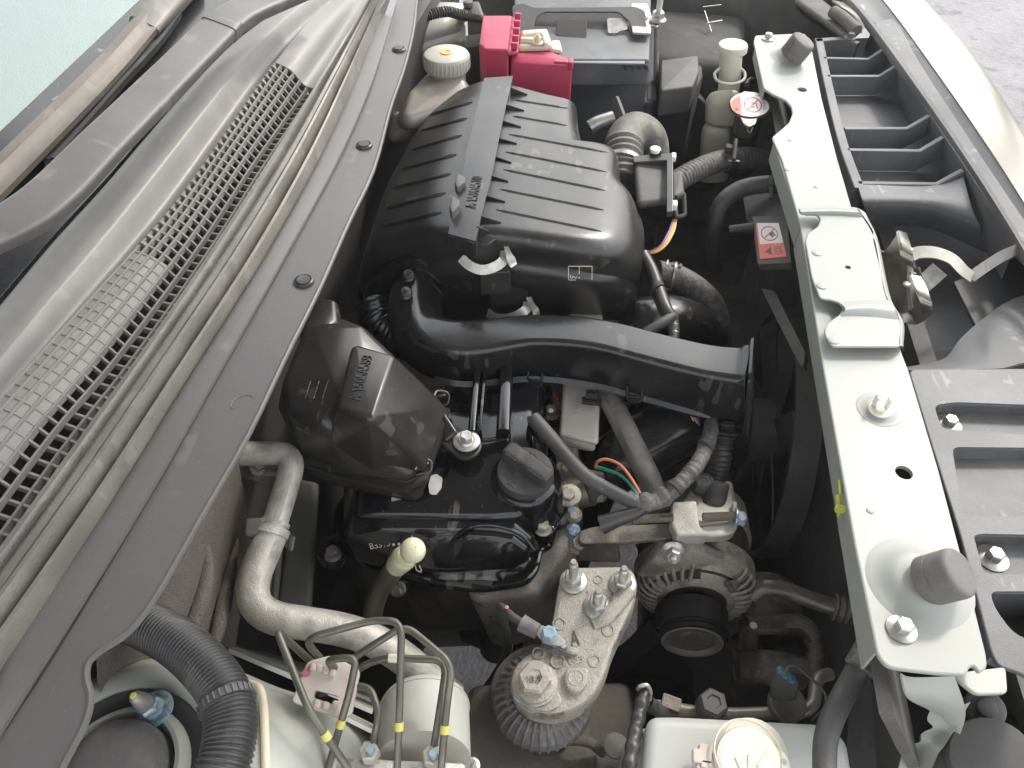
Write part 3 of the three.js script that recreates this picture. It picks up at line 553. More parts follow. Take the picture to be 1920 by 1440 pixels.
{
  const t = thing('latch_plate', 'pale pressed reinforcement plate spot welded on the middle of the beam', 'bracket');
  const L = (rows, o) => sheet(rows, { t: .002, ...o });
  const h0 = BH + .0015, h1 = BH + .011, a = (x, y, h = h1) => P(x, y, h);
  const body = [[1497, 388], [1520, 385], [1607, 388], [1624, 398], [1630, 418], [1640, 432], [1638, 450], [1664, 556], [1684, 585], [1691, 606], [1690, 650], [1560, 650], [1549, 634], [1545, 618], [1553, 604], [1574, 590], [1581, 578], [1575, 568], [1558, 562], [1538, 560], [1522, 520], [1510, 452], [1514, 438], [1534, 424], [1539, 411], [1532, 402], [1500, 400]];
  const pl = flat(h1);
  part(t, 'plate', plate(body, pl, .0025, { bevel: .0011, r: .005, holes: [{ c: [1590, 501], r: .0042 }], seg: 10 }), M.paint);
  for (const f of [sheet([[a(1500, 391), a(1560, 389), a(1606, 391)], [a(1502, 397, h1 + .004), a(1560, 396, h1 + .004), a(1612, 398, h1 + .004)], [a(1512, 402), a(1560, 402), a(1620, 406)]], { nu: 10, nv: 8, t: .002 }), sheet([[a(1572, 566), a(1630, 562), a(1666, 562)], [a(1585, 580, h1 + .005), a(1630, 576, h1 + .005), a(1678, 580, h1 + .004)], [a(1575, 592), a(1630, 594), a(1686, 600)]], { nu: 10, nv: 8, t: .002 })]) part(t, 'raised_lip', f, M.paint, { crease: 1 });
  part(t, 'fold', sheet([[a(1610, 392), a(1640, 440), a(1666, 560), a(1690, 600), a(1690, 648)], [a(1624, 402, h1 - .006), a(1645, 446, h1 - .005), a(1672, 564, h1 - .006), a(1694, 604, h1 - .006), a(1694, 650, h1 - .006)], [a(1620, 410, h1 - .03), a(1640, 454, h1 - .03), a(1668, 568, h1 - .03), a(1690, 612, h1 - .03), a(1690, 654, h1 - .03)]], { nu: 24, nv: 6, t: .002, dir: V(-1, 0, 0) }), M.paint, { crease: .9 });
  for (const [x, y] of [[1532, 474], [1541, 536], [1563, 638]]) part(t, 'spot_weld', puck(.0055, .0008, P(x, y, h1), UP, .0004, 24), M.paint);
}
{
  const t = thing('hood_latch', 'shiny plated hood latch with curved hook beside the latch plate', 'latch');
  const S = (rows, o = {}) => sheet(rows, { t: .0025, nu: 10, nv: 12, dir: V(-.5, -.7, 0).normalize(), ...o });
  part(t, 'catch_plate', S([[[1640, 455, .835], [1660, 470, .845], [1686, 436, .87]], [[1650, 490, .82], [1690, 490, .842], [1700, 470, .862]], [[1665, 540, .80], [1700, 530, .83], [1712, 505, .845]], [[1680, 590, .79], [1710, 580, .80], [1722, 545, .82]]]), M.chrome, { crease: .9 });
  part(t, 'tab', S([[[1684, 432, .872], [1700, 436, .874]], [[1690, 460, .868], [1708, 462, .868]], [[1692, 476, .862], [1714, 486, .862]], [[1700, 492, .85], [1718, 500, .85]]]), M.chrome, { crease: .9 });
  part(t, 'tab', S([[[1708, 515, .85], [1726, 518, .85]], [[1718, 540, .848], [1738, 540, .848]], [[1730, 566, .84], [1748, 570, .842]], [[1732, 590, .82], [1748, 580, .835]]]), M.chrome, { crease: .9 });
  part(t, 'housing', S([[[1690, 505, .82], [1725, 500, .845]], [[1690, 560, .79], [1740, 560, .82]], [[1692, 604, .785], [1722, 606, .79], [1748, 590, .815]]].map(r => r.length < 3 ? [r[0], [(r[0][0] + r[1][0]) / 2, (r[0][1] + r[1][1]) / 2, (r[0][2] + r[1][2]) / 2], r[1]] : r)), M.chrome, { crease: .9 });
  part(t, 'hook_lever', profile(spline([[1706, 480, .845], [1720, 474, .847], [1752, 474, .847], [1784, 486, .843], [1806, 508, .836], [1822, 520, .83]], 24), [[-.007, -.0012], [.007, -.0012], [.007, .0012], [-.007, .0012]], V(.1, 1, .5)), M.chrome);
  part(t, 'hook_lever', profile(spline([[1818, 521, .83], [1848, 500, .835], [1880, 480, .84], [1912, 466, .845]], 16), [[-.006, -.0012], [.006, -.0012], [.006, .0012], [-.006, .0012]], V(.1, 1, .5)), M.arm);
  part(t, 'release_lever', profile(spline([[1715, 545, .80], [1740, 525, .815], [1762, 505, .825]], 12), [[-.010, -.0015], [.010, -.0015], [.010, .0015], [-.010, .0015]], V(.2, 1, .3)), M.zinc);
  part(t, 'rivet', [puck(.004, .004, P(1698, 536, .836)), puck(.003, .003, P(1706, 470, .862))], M.zinc);
  part(t, 'spring', pipe([[1703, 505, .838], [1712, 522, .842], [1716, 512, .848]], .0012), M.chrome);
}
{
  const t = thing('grille_cover', 'dusty black plastic grille cover with ribs and pockets in front of the beam', 'grille cover');
  const hT = .828, hF = .795;
  const rim = (line, w = .011, d = .03) => profile(spline(line, 30), [[-w / 2, -d], [w / 2, -d], [w / 2, -.001], [w / 2 - .001, 0], [-w / 2 + .001, 0], [-w / 2, -.001]]);
  // floor under everything
  part(t, 'floor', plate([[1525, 75], [1640, 70], [1812, 352], [1800, 376], [1620, 380]], hF, .003, { r: .002 }), M.tray);
  part(t, 'rim', rim([[1536, 72, hT], [1552, 150, hT], [1582, 270, hT], [1612, 352, hT]], .013, .034), M.tray);
  part(t, 'rim', rim([[1530, 75, hT], [1580, 72, hT], [1610, 80, hT]], .012, .034), M.tray);
  const wallTop = [[1640, 40, .845], [1682, 120, .845], [1760, 240, .845], [1830, 345, .845], [1905, 455, .845]], wallFoot = [[1622, 90, hF], [1660, 150, hF], [1735, 280, hF], [1800, 375, hF], [1880, 520, hF]];
  part(t, 'wall', sheet([wallTop.map(q => [q[0] + 40, q[1] - 6, .849]), wallTop, wallFoot], { nu: 24, nv: 8, t: .003, linV: true }), M.tray);
  const rib = (a, b, c, d = .03) => profile([P(...a, hT), P(...b, hT), P(...c, hT + .016)], [[-.0035, -d], [.0035, -d], [.0035, -.0008], [.0028, 0], [-.0028, 0], [-.0035, -.0008]]);
  for (const [a, b, c] of [[[1545, 108], [1628, 110], [1658, 90]], [[1552, 142], [1648, 142], [1680, 122]], [[1584, 240], [1700, 240], [1742, 216]], [[1590, 280], [1724, 282], [1768, 256]], [[1610, 342], [1756, 344], [1804, 318]]]) part(t, 'rib', rib(a, b, c), M.tray);
  for (const [x, y] of [[1569, 130], [1611, 270]]) part(t, 'bolt', bolt(P(x, y, hF + .001), .0055), M.zinc);
  // shelf beyond the last rib, then the deep trough round the latch
  part(t, 'shelf', sheet([[[1608, 346, hT], [1760, 346, hT], [1806, 330, hT + .01]], [[1618, 376, hT - .002], [1740, 380, hT - .002], [1826, 400, hT - .002]], [[1624, 388, hT - .012], [1730, 392, hT - .012], [1836, 420, hT - .012]], [[1630, 420, hF - .03], [1740, 424, hF - .03], [1850, 470, hF - .03]]], { nu: 16, nv: 18, t: .003 }), M.tray);
  part(t, 'trough', sheet([[[1625, 420, .76], [1760, 425, .765], [1880, 470, .765]], [[1640, 520, .73], [1780, 500, .735], [1960, 540, .745]], [[1680, 660, .73], [1800, 650, .735], [1960, 640, .75]]], { nu: 12, nv: 12, t: .003 }), M.tray);
  part(t, 'dark_opening_plate', plate([[1788, 528], [1905, 482], [1960, 540], [1960, 570], [1830, 612]], .792, .004, { r: .002 }), M.belt);  // flat black plate painted in for the shade of an open hole
  part(t, 'trough_rim', sheet([[[1960, 545, .80], [1900, 560, .80], [1840, 600, .80], [1800, 636, .802], [1770, 672, .808], [1700, 688, .815]], [[1960, 580, .812], [1905, 590, .812], [1856, 625, .814], [1838, 668, .82], [1790, 690, .826], [1702, 692, .826]], [[1960, 680, .828], [1920, 680, .828], [1880, 690, .828], [1840, 692, .828], [1780, 694, .828], [1703, 694, .828]]], { nu: 30, nv: 14, t: .003 }), M.tray);
  // near half: a flat plate with recessed pockets
  const pockets = [[[1748, 758], [1790, 752], [2000, 760], [2000, 822], [1764, 806]], [[1782, 836], [2000, 838], [2000, 975], [1812, 968], [1800, 950]], [[1822, 1002], [1840, 998], [2000, 1002], [2000, 1082], [1842, 1078]], [[1852, 1106], [2000, 1106], [2000, 1225], [1900, 1192], [1862, 1140]]];
  part(t, 'cover_plate', plate([[1703, 692], [2010, 690], [2010, 1330], [1916, 1262], [1872, 1250], [1858, 1222], [1800, 1000], [1748, 838]], hT, .004, { bevel: .0012, r: .008, holes: pockets }), M.tray);
  pockets.forEach((k, i) => {
    const top = k.map(q => P(q[0], q[1], hT - .001)), c = V(); top.forEach(q => c.add(q)); c.divideScalar(k.length);
    const foot = top.map(q => c.clone().lerp(q, .93).setY(hT - (i === 3 ? .05 : .016)));
    const n = k.length, g = [];
    for (let j = 0; j < n; j++) g.push(sheet([[top[j], top[(j + 1) % n]], [foot[j], foot[(j + 1) % n]]], { nu: 1, nv: 1, t: .001, dir: c.clone().sub(top[j]).setY(0).normalize().negate() }));
    part(t, 'pocket', [...g, plate(foot, foot[0].y, .002, { r: .003, bevel: 0 })], M.tray);
  });
  part(t, 'bolt', bolt(P(1778, 796, hT - .016), .0062, { fl: 1.9 }), M.zinc);
  part(t, 'bolt', bolt(P(1860, 1047, hT - .016), .0066, { fl: 1.9 }), M.zinc);
}
{
  const t = thing('bumper', 'pale beige painted bumper edge along the front of the car', 'bumper');
  const top = [[1690, -70, .84], [1735, 0, .84], [1800, 70, .84], [1865, 160, .84], [1920, 250, .84], [1990, 370, .84], [2060, 500, .84]];
  const inn = [[1590, -50, .85], [1652, 20, .85], [1740, 140, .85], [1820, 255, .85], [1892, 365, .85], [1960, 480, .85], [2020, 620, .85]];
  part(t, 'skin', sheet([top.map(([x, y, h]) => { const p = P(x, y, h); return p.add(V(.035, -.45, 0)); }), top.map(([x, y, h]) => { const p = P(x, y, h); return p.add(V(.025, -.10, 0)); }), top.map(([x, y, h]) => P(x, y, h).add(V(.008, -.012, 0))), top.map(q => P(...q)), inn.map(([x, y, h]) => P(x + 14, y - 8, h + .002))], { nu: 24, nv: 16, t: .003 }), M.bumper, { crease: 1.0 });
  part(t, 'edge_strip', sheet([inn.map(([x, y, h]) => P(x + 12, y - 7, h)), inn.map(([x, y, h]) => P(x - 4, y + 6, h - .006)), inn.map(([x, y, h]) => P(x - 20, y + 12, h - .008))], { nu: 24, nv: 6, t: .003 }), M.tray);
  part(t, 'seam_strip', sheet([inn.map(([x, y, h]) => P(x - 20, y + 12, h - .003)), inn.map(([x, y, h]) => P(x - 26, y + 16, h + .001)), inn.map(([x, y, h]) => P(x - 34, y + 22, h - .006))], { nu: 24, nv: 6, t: .003 }), M.darkGrey);
}
// ------------------------------------------------------------------ air cleaner
{
  const t = thing('air_cleaner', 'big dark ribbed plastic air cleaner box in the middle of the bay', 'air cleaner');
  const S = [
    [[790, 250, .79], [802, 205, .835], [850, 175, .86], [908, 152, .88], [960, 160, .888], [1020, 176, .886], [1068, 188, .878], [1082, 225, .80]],
    [[770, 275, .79], [790, 232, .84], [838, 205, .87], [894, 200, .888], [950, 206, .896], [1010, 218, .892], [1072, 234, .882], [1088, 270, .81]],
    [[752, 310, .79], [768, 268, .84], [820, 245, .872], [880, 245, .89], [940, 250, .898], [1010, 256, .894], [1086, 262, .884], [1098, 295, .82]],
    [[742, 335, .785], [755, 295, .84], [810, 270, .873], [872, 270, .89], [940, 272, .898], [1050, 272, .892], [1142, 274, .878], [1155, 320, .82]],
    [[728, 360, .785], [738, 325, .84], [800, 300, .874], [866, 298, .891], [936, 300, .899], [1050, 308, .893], [1148, 326, .879], [1168, 365, .83]],
    [[712, 395, .785], [722, 365, .84], [788, 345, .874], [858, 345, .891], [930, 345, .899], [1050, 352, .893], [1172, 356, .874], [1196, 400, .83]],
    [[690, 460, .78], [704, 425, .838], [774, 400, .872], [846, 402, .889], [922, 402, .897], [1050, 412, .892], [1170, 412, .876], [1206, 425, .845]],
    [[680, 490, .78], [692, 462, .83], [766, 435, .865], [842, 436, .884], [918, 436, .893], [1050, 448, .889], [1160, 458, .874], [1208, 462, .845]],
    [[672, 515, .775], [684, 490, .815], [764, 466, .85], [842, 462, .87], [918, 460, .88], [1040, 472, .878], [1146, 486, .865], [1202, 498, .835]],
    [[672, 550, .75], [690, 530, .78], [770, 510, .81], [846, 510, .82], [920, 508, .83], [1040, 520, .83], [1130, 530, .825], [1196, 535, .805]],
    [[692, 575, .73], [720, 562, .74], [780, 556, .755], [850, 560, .76], [920, 562, .765], [1030, 566, .77], [1120, 563, .775], [1180, 555, .775]],
  ];
  const body = part(t, 'housing', sheet(S, { nu: 42, nv: 60, t: .035 }), M.airbox, { crease: .7 });
  // raised rail down the middle
  const rl = [[[908, 146], [962, 142]], [[893, 210], [946, 212]], [[880, 262], [934, 268]], [[868, 318], [922, 328]], [[856, 370], [908, 382]], [[840, 438], [892, 452]]];
  const h = .903, lift = 3;
  part(t, 'rail', sheet(rl.map(([a, b], i) => { const hh = [.894, .902, .905, .906, .905, .899][i]; return [[a[0], a[1], hh], [(a[0] + b[0]) / 2, (a[1] + b[1]) / 2, hh + .001], [b[0], b[1], hh]]; }), { nu: 6, nv: 30, t: .022 }), M.airbox);
  const rail = t.children[t.children.length - 1];
  // gussets between rail and box
  for (const [a, b] of [[[958, 160], [988, 178]], [[950, 192], [982, 208]], [[942, 222], [976, 239]], [[932, 254], [968, 270]], [[925, 288], [958, 306]], [[917, 324], [952, 341]], [[909, 362], [946, 379]], [[900, 400], [938, 418]], [[895, 420], [915, 435]]]) {
    const p = P(a[0], a[1], .905), q = hit(body, b[0], b[1]).p, r = p.clone().setY(p.y - .022);
    part(t, 'gusset', hull([p.clone().setY(p.y - .003), r, q.clone().add(V(0, .001, 0)), q.clone().add(V(0, -.008, 0))], .0008, 0), M.airbox);
  }
  const rib = (a, b) => part(t, 'rib', sweep(along(body, a, b, 14, .0002), (s, f) => .0013 * Math.min(1, f * 14 + .3, (1 - f) * 20 + .3), 8), M.airbox);
  for (const [a, b] of [[[966, 188], [1066, 203]], [[962, 218], [1063, 235]], [[954, 252], [1140, 286]], [[948, 285], [1136, 322]], [[944, 318], [1134, 357]], [[938, 355], [1132, 394]], [[930, 393], [1128, 434]]]) rib(a, b);
  for (const [a, b] of [[[886, 192], [806, 216]], [[876, 222], [788, 246]], [[866, 254], [770, 282]], [[856, 290], [752, 318]], [[846, 326], [738, 352]], [[836, 362], [724, 390]], [[828, 398], [712, 424]]]) {
    const L = along(body, a, b, 12, .0002);
    part(t, 'rib', sweep(L, (s, f) => .0022 * Math.min(1, f * 10 + .3, (1 - f) * 12 + .2), 8), M.airbox);
  }
  for (const q of [[[859, 327], [870, 333], [870, 342], [858, 351], [854, 343]], [[849, 369], [860, 377], [860, 385], [848, 397], [844, 388]]]) part(t, 'rail_tab', hull([...q.map(([x, y]) => P(x, y, .9115)), ...q.map(([x, y]) => D(x, y, .9115, .010))], .0012, .3), M.darkGrey);
  const rp = plane(P(880, 360, .9065), hit(rail, 880, 360).n);
  part(t, 'raised_number', lettering('A-1500A510', on(892, 389, rp), on(904, 331, rp), rp.n, { depth: .0009, tall: 1.5, f: thinFont }), M.airbox);
  // printed date box on the near face
  const dp = hit(body, 1088, 512), pl = plane(dp.p.clone().addScaledVector(dp.n, .0034), dp.n), o = (x, y) => on(x, y, pl);
  const stroke = (a, b) => sweep(along(body, a, b, 5, .0002), .0005, 6);
  part(t, 'date_mark', [stroke([1066, 500], [1066, 524]), stroke([1066, 499], [1110, 499]), stroke([1110, 499], [1110, 525]), stroke([1066, 525], [1080, 525]), stroke([1086, 499], [1086, 514]), lettering('091 83', hit(body, 1069, 512).p.addScaledVector(dp.n, .0006), hit(body, 1107, 512).p.addScaledVector(dp.n, .0006), dp.n, { depth: .0008, f: thinFont })], M.print);
  // end of the rail, its steps and the two spring clips
  part(t, 'end_step', [hull([[840, 439, .898], [891, 453, .898], [893, 446, .898], D(840, 439, .898, .02), D(891, 453, .898, .02), D(895, 440, .898, .02)], .002), hull([[866, 458, .884], [918, 455, .888], [944, 436, .889], [890, 446, .89], D(866, 462, .884, .022), D(918, 458, .888, .024), D(944, 438, .889, .02)], .002)], M.airbox);
  part(t, 'tab', [hull([[918, 535, .822], [990, 530, .826], D(990, 530, .826, .03), D(918, 535, .822, .03), [985, 515, .83], [925, 515, .83]], .002), hull([[900, 512, .852], [958, 508, .853], D(958, 508, .853, .03), D(900, 512, .852, .03), [950, 490, .858], [905, 492, .858]], .002)], M.airbox);
  const clip = (band, lever, lab) => {
    const c = part(t, 'spring_clip', profile(spline(band, 20), [[-.0052, -.0005], [.0052, -.0005], [.0052, .0005], [-.0052, .0005]], V(0, .45, 1)), M.zinc);
    part(c, 'clip_lever', sheet(lever, { nu: 6, nv: 8, t: .0012, dir: V(0, -.6, -.8) }), M.zinc); return c;
  };
  clip([[865, 483, .872], [878, 496, .868], [902, 506, .865], [928, 500, .868], [944, 488, .872], [948, 470, .876]], [[[945, 462, .882], [953, 462, .882]], [[948, 478, .878], [960, 476, .878]], [[952, 492, .872], [966, 484, .874]], [[958, 502, .87], [969, 495, .87]]]);
  clip([[914, 586, .80], [928, 596, .80], [950, 597, .80], [972, 590, .803], [988, 578, .807], [990, 566, .81]], [[[986, 558, .815], [996, 556, .815]], [[992, 572, .81], [1001, 568, .812]], [[998, 586, .806], [1010, 580, .808]], [[1002, 594, .802], [1012, 590, .802]]]);
}
// ------------------------------------------------------------------ intake duct and resonator
{
  const t = thing('intake_duct', 'glossy black air intake duct curving from the air cleaner toward the radiator', 'duct');
  const cA = V(.35, .9, .25), up = UP;
  part(t, 'tube', loft([
    { p: [800, 505, .80], w: .062, h: .066, rc: .026, up: V(1, .6, 0) },
    { p: [783, 545, .80], w: .056, h: .060, rc: .025, up: V(1, .6, 0) },
    { p: [778, 592, .798], w: .054, h: .058, rc: .023, up: V(.8, .8, .2) },
    { p: [800, 640, .796], w: .055, h: .059, rc: .020, up: V(.35, 1, .2) },
    { p: [860, 662, .796], w: .049, h: .061, rc: .010, up: V(.1, 1, .1) },
    { p: [1000, 653, .800], w: .045, h: .061, rc: .0065, up },
    { p: [1110, 661, .803], w: .045, h: .062, rc: .0065, up },
    { p: [1220, 690, .803], w: .045, h: .064, rc: .0065, up },
    { p: [1310, 714, .801], w: .046, h: .067, rc: .0065, up },
    { p: [1372, 726, .802], w: .049, h: .072, rc: .0075, up },
    { p: [1392, 728, .8030], w: .057, h: .081, rc: .012, up },
    { p: [1402, 729, .8036], w: .067, h: .090, rc: .013, up }], 132, 36), M.duct, { crease: .5 });
  part(t, 'mouth_edge', loft([{ p: [1400, 729, .8035], w: .0675, h: .0905, rc: .013 }, { p: [1405, 729.4, .8039], w: .069, h: .092, rc: .013 }], 2, 36), M.duct);
  part(t, 'dark_mouth_cap', loft([{ p: [1404, 729.4, .8038], w: .064, h: .087, rc: .012 }, { p: [1405.6, 729.5, .8040], w: .064, h: .087, rc: .012 }], 2, 36), M.belt);  // black cap painted in for the dark inside of the duct
  part(t, 'neck_ring', loft([{ p: [776, 528, .803], w: .072, h: .07, e: 2.6, up: V(1, .6, 0) }, { p: [772, 536, .803], w: .072, h: .07, e: 2.6, up: V(1, .6, 0) }], 2, 40), M.duct);
  part(t, 'neck_ring', loft([{ p: [790, 508, .802], w: .074, h: .072, e: 2.6, up: V(1, .6, 0) }, { p: [784, 518, .802], w: .074, h: .072, e: 2.6, up: V(1, .6, 0) }], 2, 40), M.duct);
  const seam = spline([[815, 712, .785], [870, 722, .783], [1000, 712, .782], [1110, 724, .78], [1220, 752, .78], [1310, 776, .778], [1385, 792, .774]], 40);
  part(t, 'seam_flange', profile(seam, [[-.004, -.0022], [.0022, -.0022], [.0022, .0022], [-.004, .0022]], V(0, .7, .7)), M.duct);
  for (const [x, y, w, k] of [[876, 724, 22, 0], [1003, 709, 26, 1], [1112, 728, 24, 0], [1190, 738, 28, 1], [1366, 786, 26, 0]]) {
    const c = P(x, y, .786), s = w / 1800;
    part(t, 'clip', k ? [pipe([[x - w / 2, y - 14, .792], [x - w / 2, y + 12, .778], [x + w / 2, y + 16, .778], [x + w / 2, y - 10, .792]], .0016, { bend: .005 }), box(c.clone().add(V(0, -.008, .003)), s * .8, .008, .003)] : [box(c.clone().add(V(0, -.012, .004)), s, .011, .006), box(c.clone().add(V(0, -.016, .006)), s * 1.5, .005, .008)], M.duct);
  }
  for (const [x, y] of [[766, 514], [761, 547]]) {
    const pp = P(x, y, .836), ax = V(.05, .75, .65).normalize(), sc = part(t, 'screw', lathe([[0, -.004], [.0052, -.004], [.0054, .0006], [.004, .0018], [0, .0022]], pp, ax, 24), M.castDark);
    const q = pp.clone().addScaledVector(ax, .0019), ex = V(1, 0, 0).addScaledVector(ax, -ax.x).normalize(), ez = ax.clone().cross(ex), cr = (u, v) => q.clone().addScaledVector(ex, u).addScaledVector(ez, v);
    part(sc, 'cross_slot', [sweep([cr(-.0026, -.0016), cr(.0026, .0016)], .0007, 6), sweep([cr(-.0016, .0026), cr(.0016, -.0026)], .0007, 6)], M.belt);
  }
  part(t, 'screw_ear', [puck(.0075, .004, P(766, 518, .830), V(.05, .75, .65)), puck(.0075, .004, P(761, 551, .830), V(.05, .75, .65)), puck(.0085, .004, P(702, 574, .79), V(-.2, .8, .5))], M.duct);
  part(t, 'screw', lathe([[0, -.003], [.004, -.003], [.0042, .0006], [.003, .0016], [0, .002]], P(702, 571, .796), V(-.2, .8, .5), 20), M.castDark);
  part(t, 'branch_bellows', sweep(spline([[700, 575, .785], [715, 610, .78], [760, 640, .778], [800, 650, .78]], 60), s => .020 + .0016 * Math.sin(s * 900), 24), M.duct);
}
{
  const t = thing('resonator_box', 'black moulded resonator box with a raised block beside the cowl lip', 'resonator');
  const lowTop = [[578, 606, .863], [678, 606, .861], [690, 650, .859], [640, 764, .855], [600, 806, .848], [536, 782, .848], [522, 724, .854], [556, 644, .860]];
  const base = part(t, 'shell', hull([...lowTop, [520, 770, 0.805], [575, 868, 0.785], [680, 900, 0.785], [780, 905, 0.785], [835, 770, 0.805], [760, 690, 0.818], [690, 640, 0.830], [600, 590, 0.822]], .012), M.resonator, { crease: .9 });
  part(t, 'corner_lobe', hull([[600, 558, .862], [622, 558, .862], [630, 604, .861], [590, 640, .861], [566, 640, .861], D(600, 558, .862, .05), D(622, 558, .862, .05), D(630, 604, .861, .05)], .008), M.resonator, { crease: .9 });
  const rb = part(t, 'raised_block', hull([[664, 646, 0.877], [732, 662, 0.877], [768, 698, 0.838], [836, 768, 0.807], [800, 885, 0.791], [690, 786, 0.877], [632, 766, 0.877], [612, 850, 0.809], [700, 892, .79]], .0065), M.resonator, { crease: .9 });
  const rim = spline([[540, 838, 0.796], [568, 862, 0.789], [620, 884, 0.787], [700, 904, 0.787], [768, 914, 0.787], [794, 900, 0.789], [812, 850, 0.796], [838, 766, 0.805]], 40);
  part(t, 'rim', profile(rim, [[-.004, -.004], [.003, -.004], [.003, .002], [-.004, .002]]), M.resonator);
  part(t, 'shell', hull([[560, 872, 0.785], [640, 895, 0.785], [760, 915, 0.785], [800, 900, 0.785], [836, 775, 0.801], [700, 700, 0.797], [620, 905, 0.757], [790, 945, 0.757], [820, 860, 0.757]], .006), M.resonator, { crease: .9 });
  const pl = plane(hit(rb, 675, 700).p, hit(rb, 675, 700).n), pb = hit(base, 597, 730), pp = plane(pb.p, pb.n);
  part(t, 'raised_number', lettering('A-1505A589', on(675, 752, pl), on(699, 668, pl), pl.n, { depth: .0012, tall: 1.35, f: thinFont }), M.resonator);
  const o = (x, y) => on(x, y, pp), st = (...q) => sweep(q.map(k => o(...k)), .0004, 6);
  part(t, 'date_mark', [st([583, 713], [616, 712], [604, 748], [572, 748], [583, 713]), st([599, 713], [588, 748]), lettering('8UT3', o(583, 746), o(595, 715), pp.n, { depth: .0006, f: thinFont, tall: 1.2 }), lettering('V60', o(597, 744), o(608, 714), pp.n, { depth: .0006, f: thinFont, tall: 1.2 })], M.resonator);
  for (const [x, y] of [[826, 745], [794, 872]]) part(t, 'clip', [pipe([[x - 16, y + 10, 0.803], [x - 8, y - 14, 0.803], [x + 16, y - 8, 0.799], [x + 14, y + 14, 0.792], [x - 14, y + 18, 0.792]], .0016, { bend: .006 }), box(P(x + 2, y + 8, .788), .009, .012, .008, .001, .4)], M.resonator);
  part(t, 'mounting_ear', [plate([[822, 800], [850, 795], [900, 815], [905, 840], [890, 858], [866, 862], [836, 840], [824, 830]], plane(P(870, 830, .792), V(.1, 1, .12)), .006, { r: .008, bevel: .002 }), hull([[830, 775, 0.805], [842, 790, 0.804], [858, 815, 0.799], [836, 830, 0.793]], .003)], M.resonator);
  part(t, 'bolt', [puck(.0128, .0016, P(875, 828, .7935)), bolt(P(875, 826, .795), .0064, { fl: 1.3, spin: .1 })], M.zinc);
}
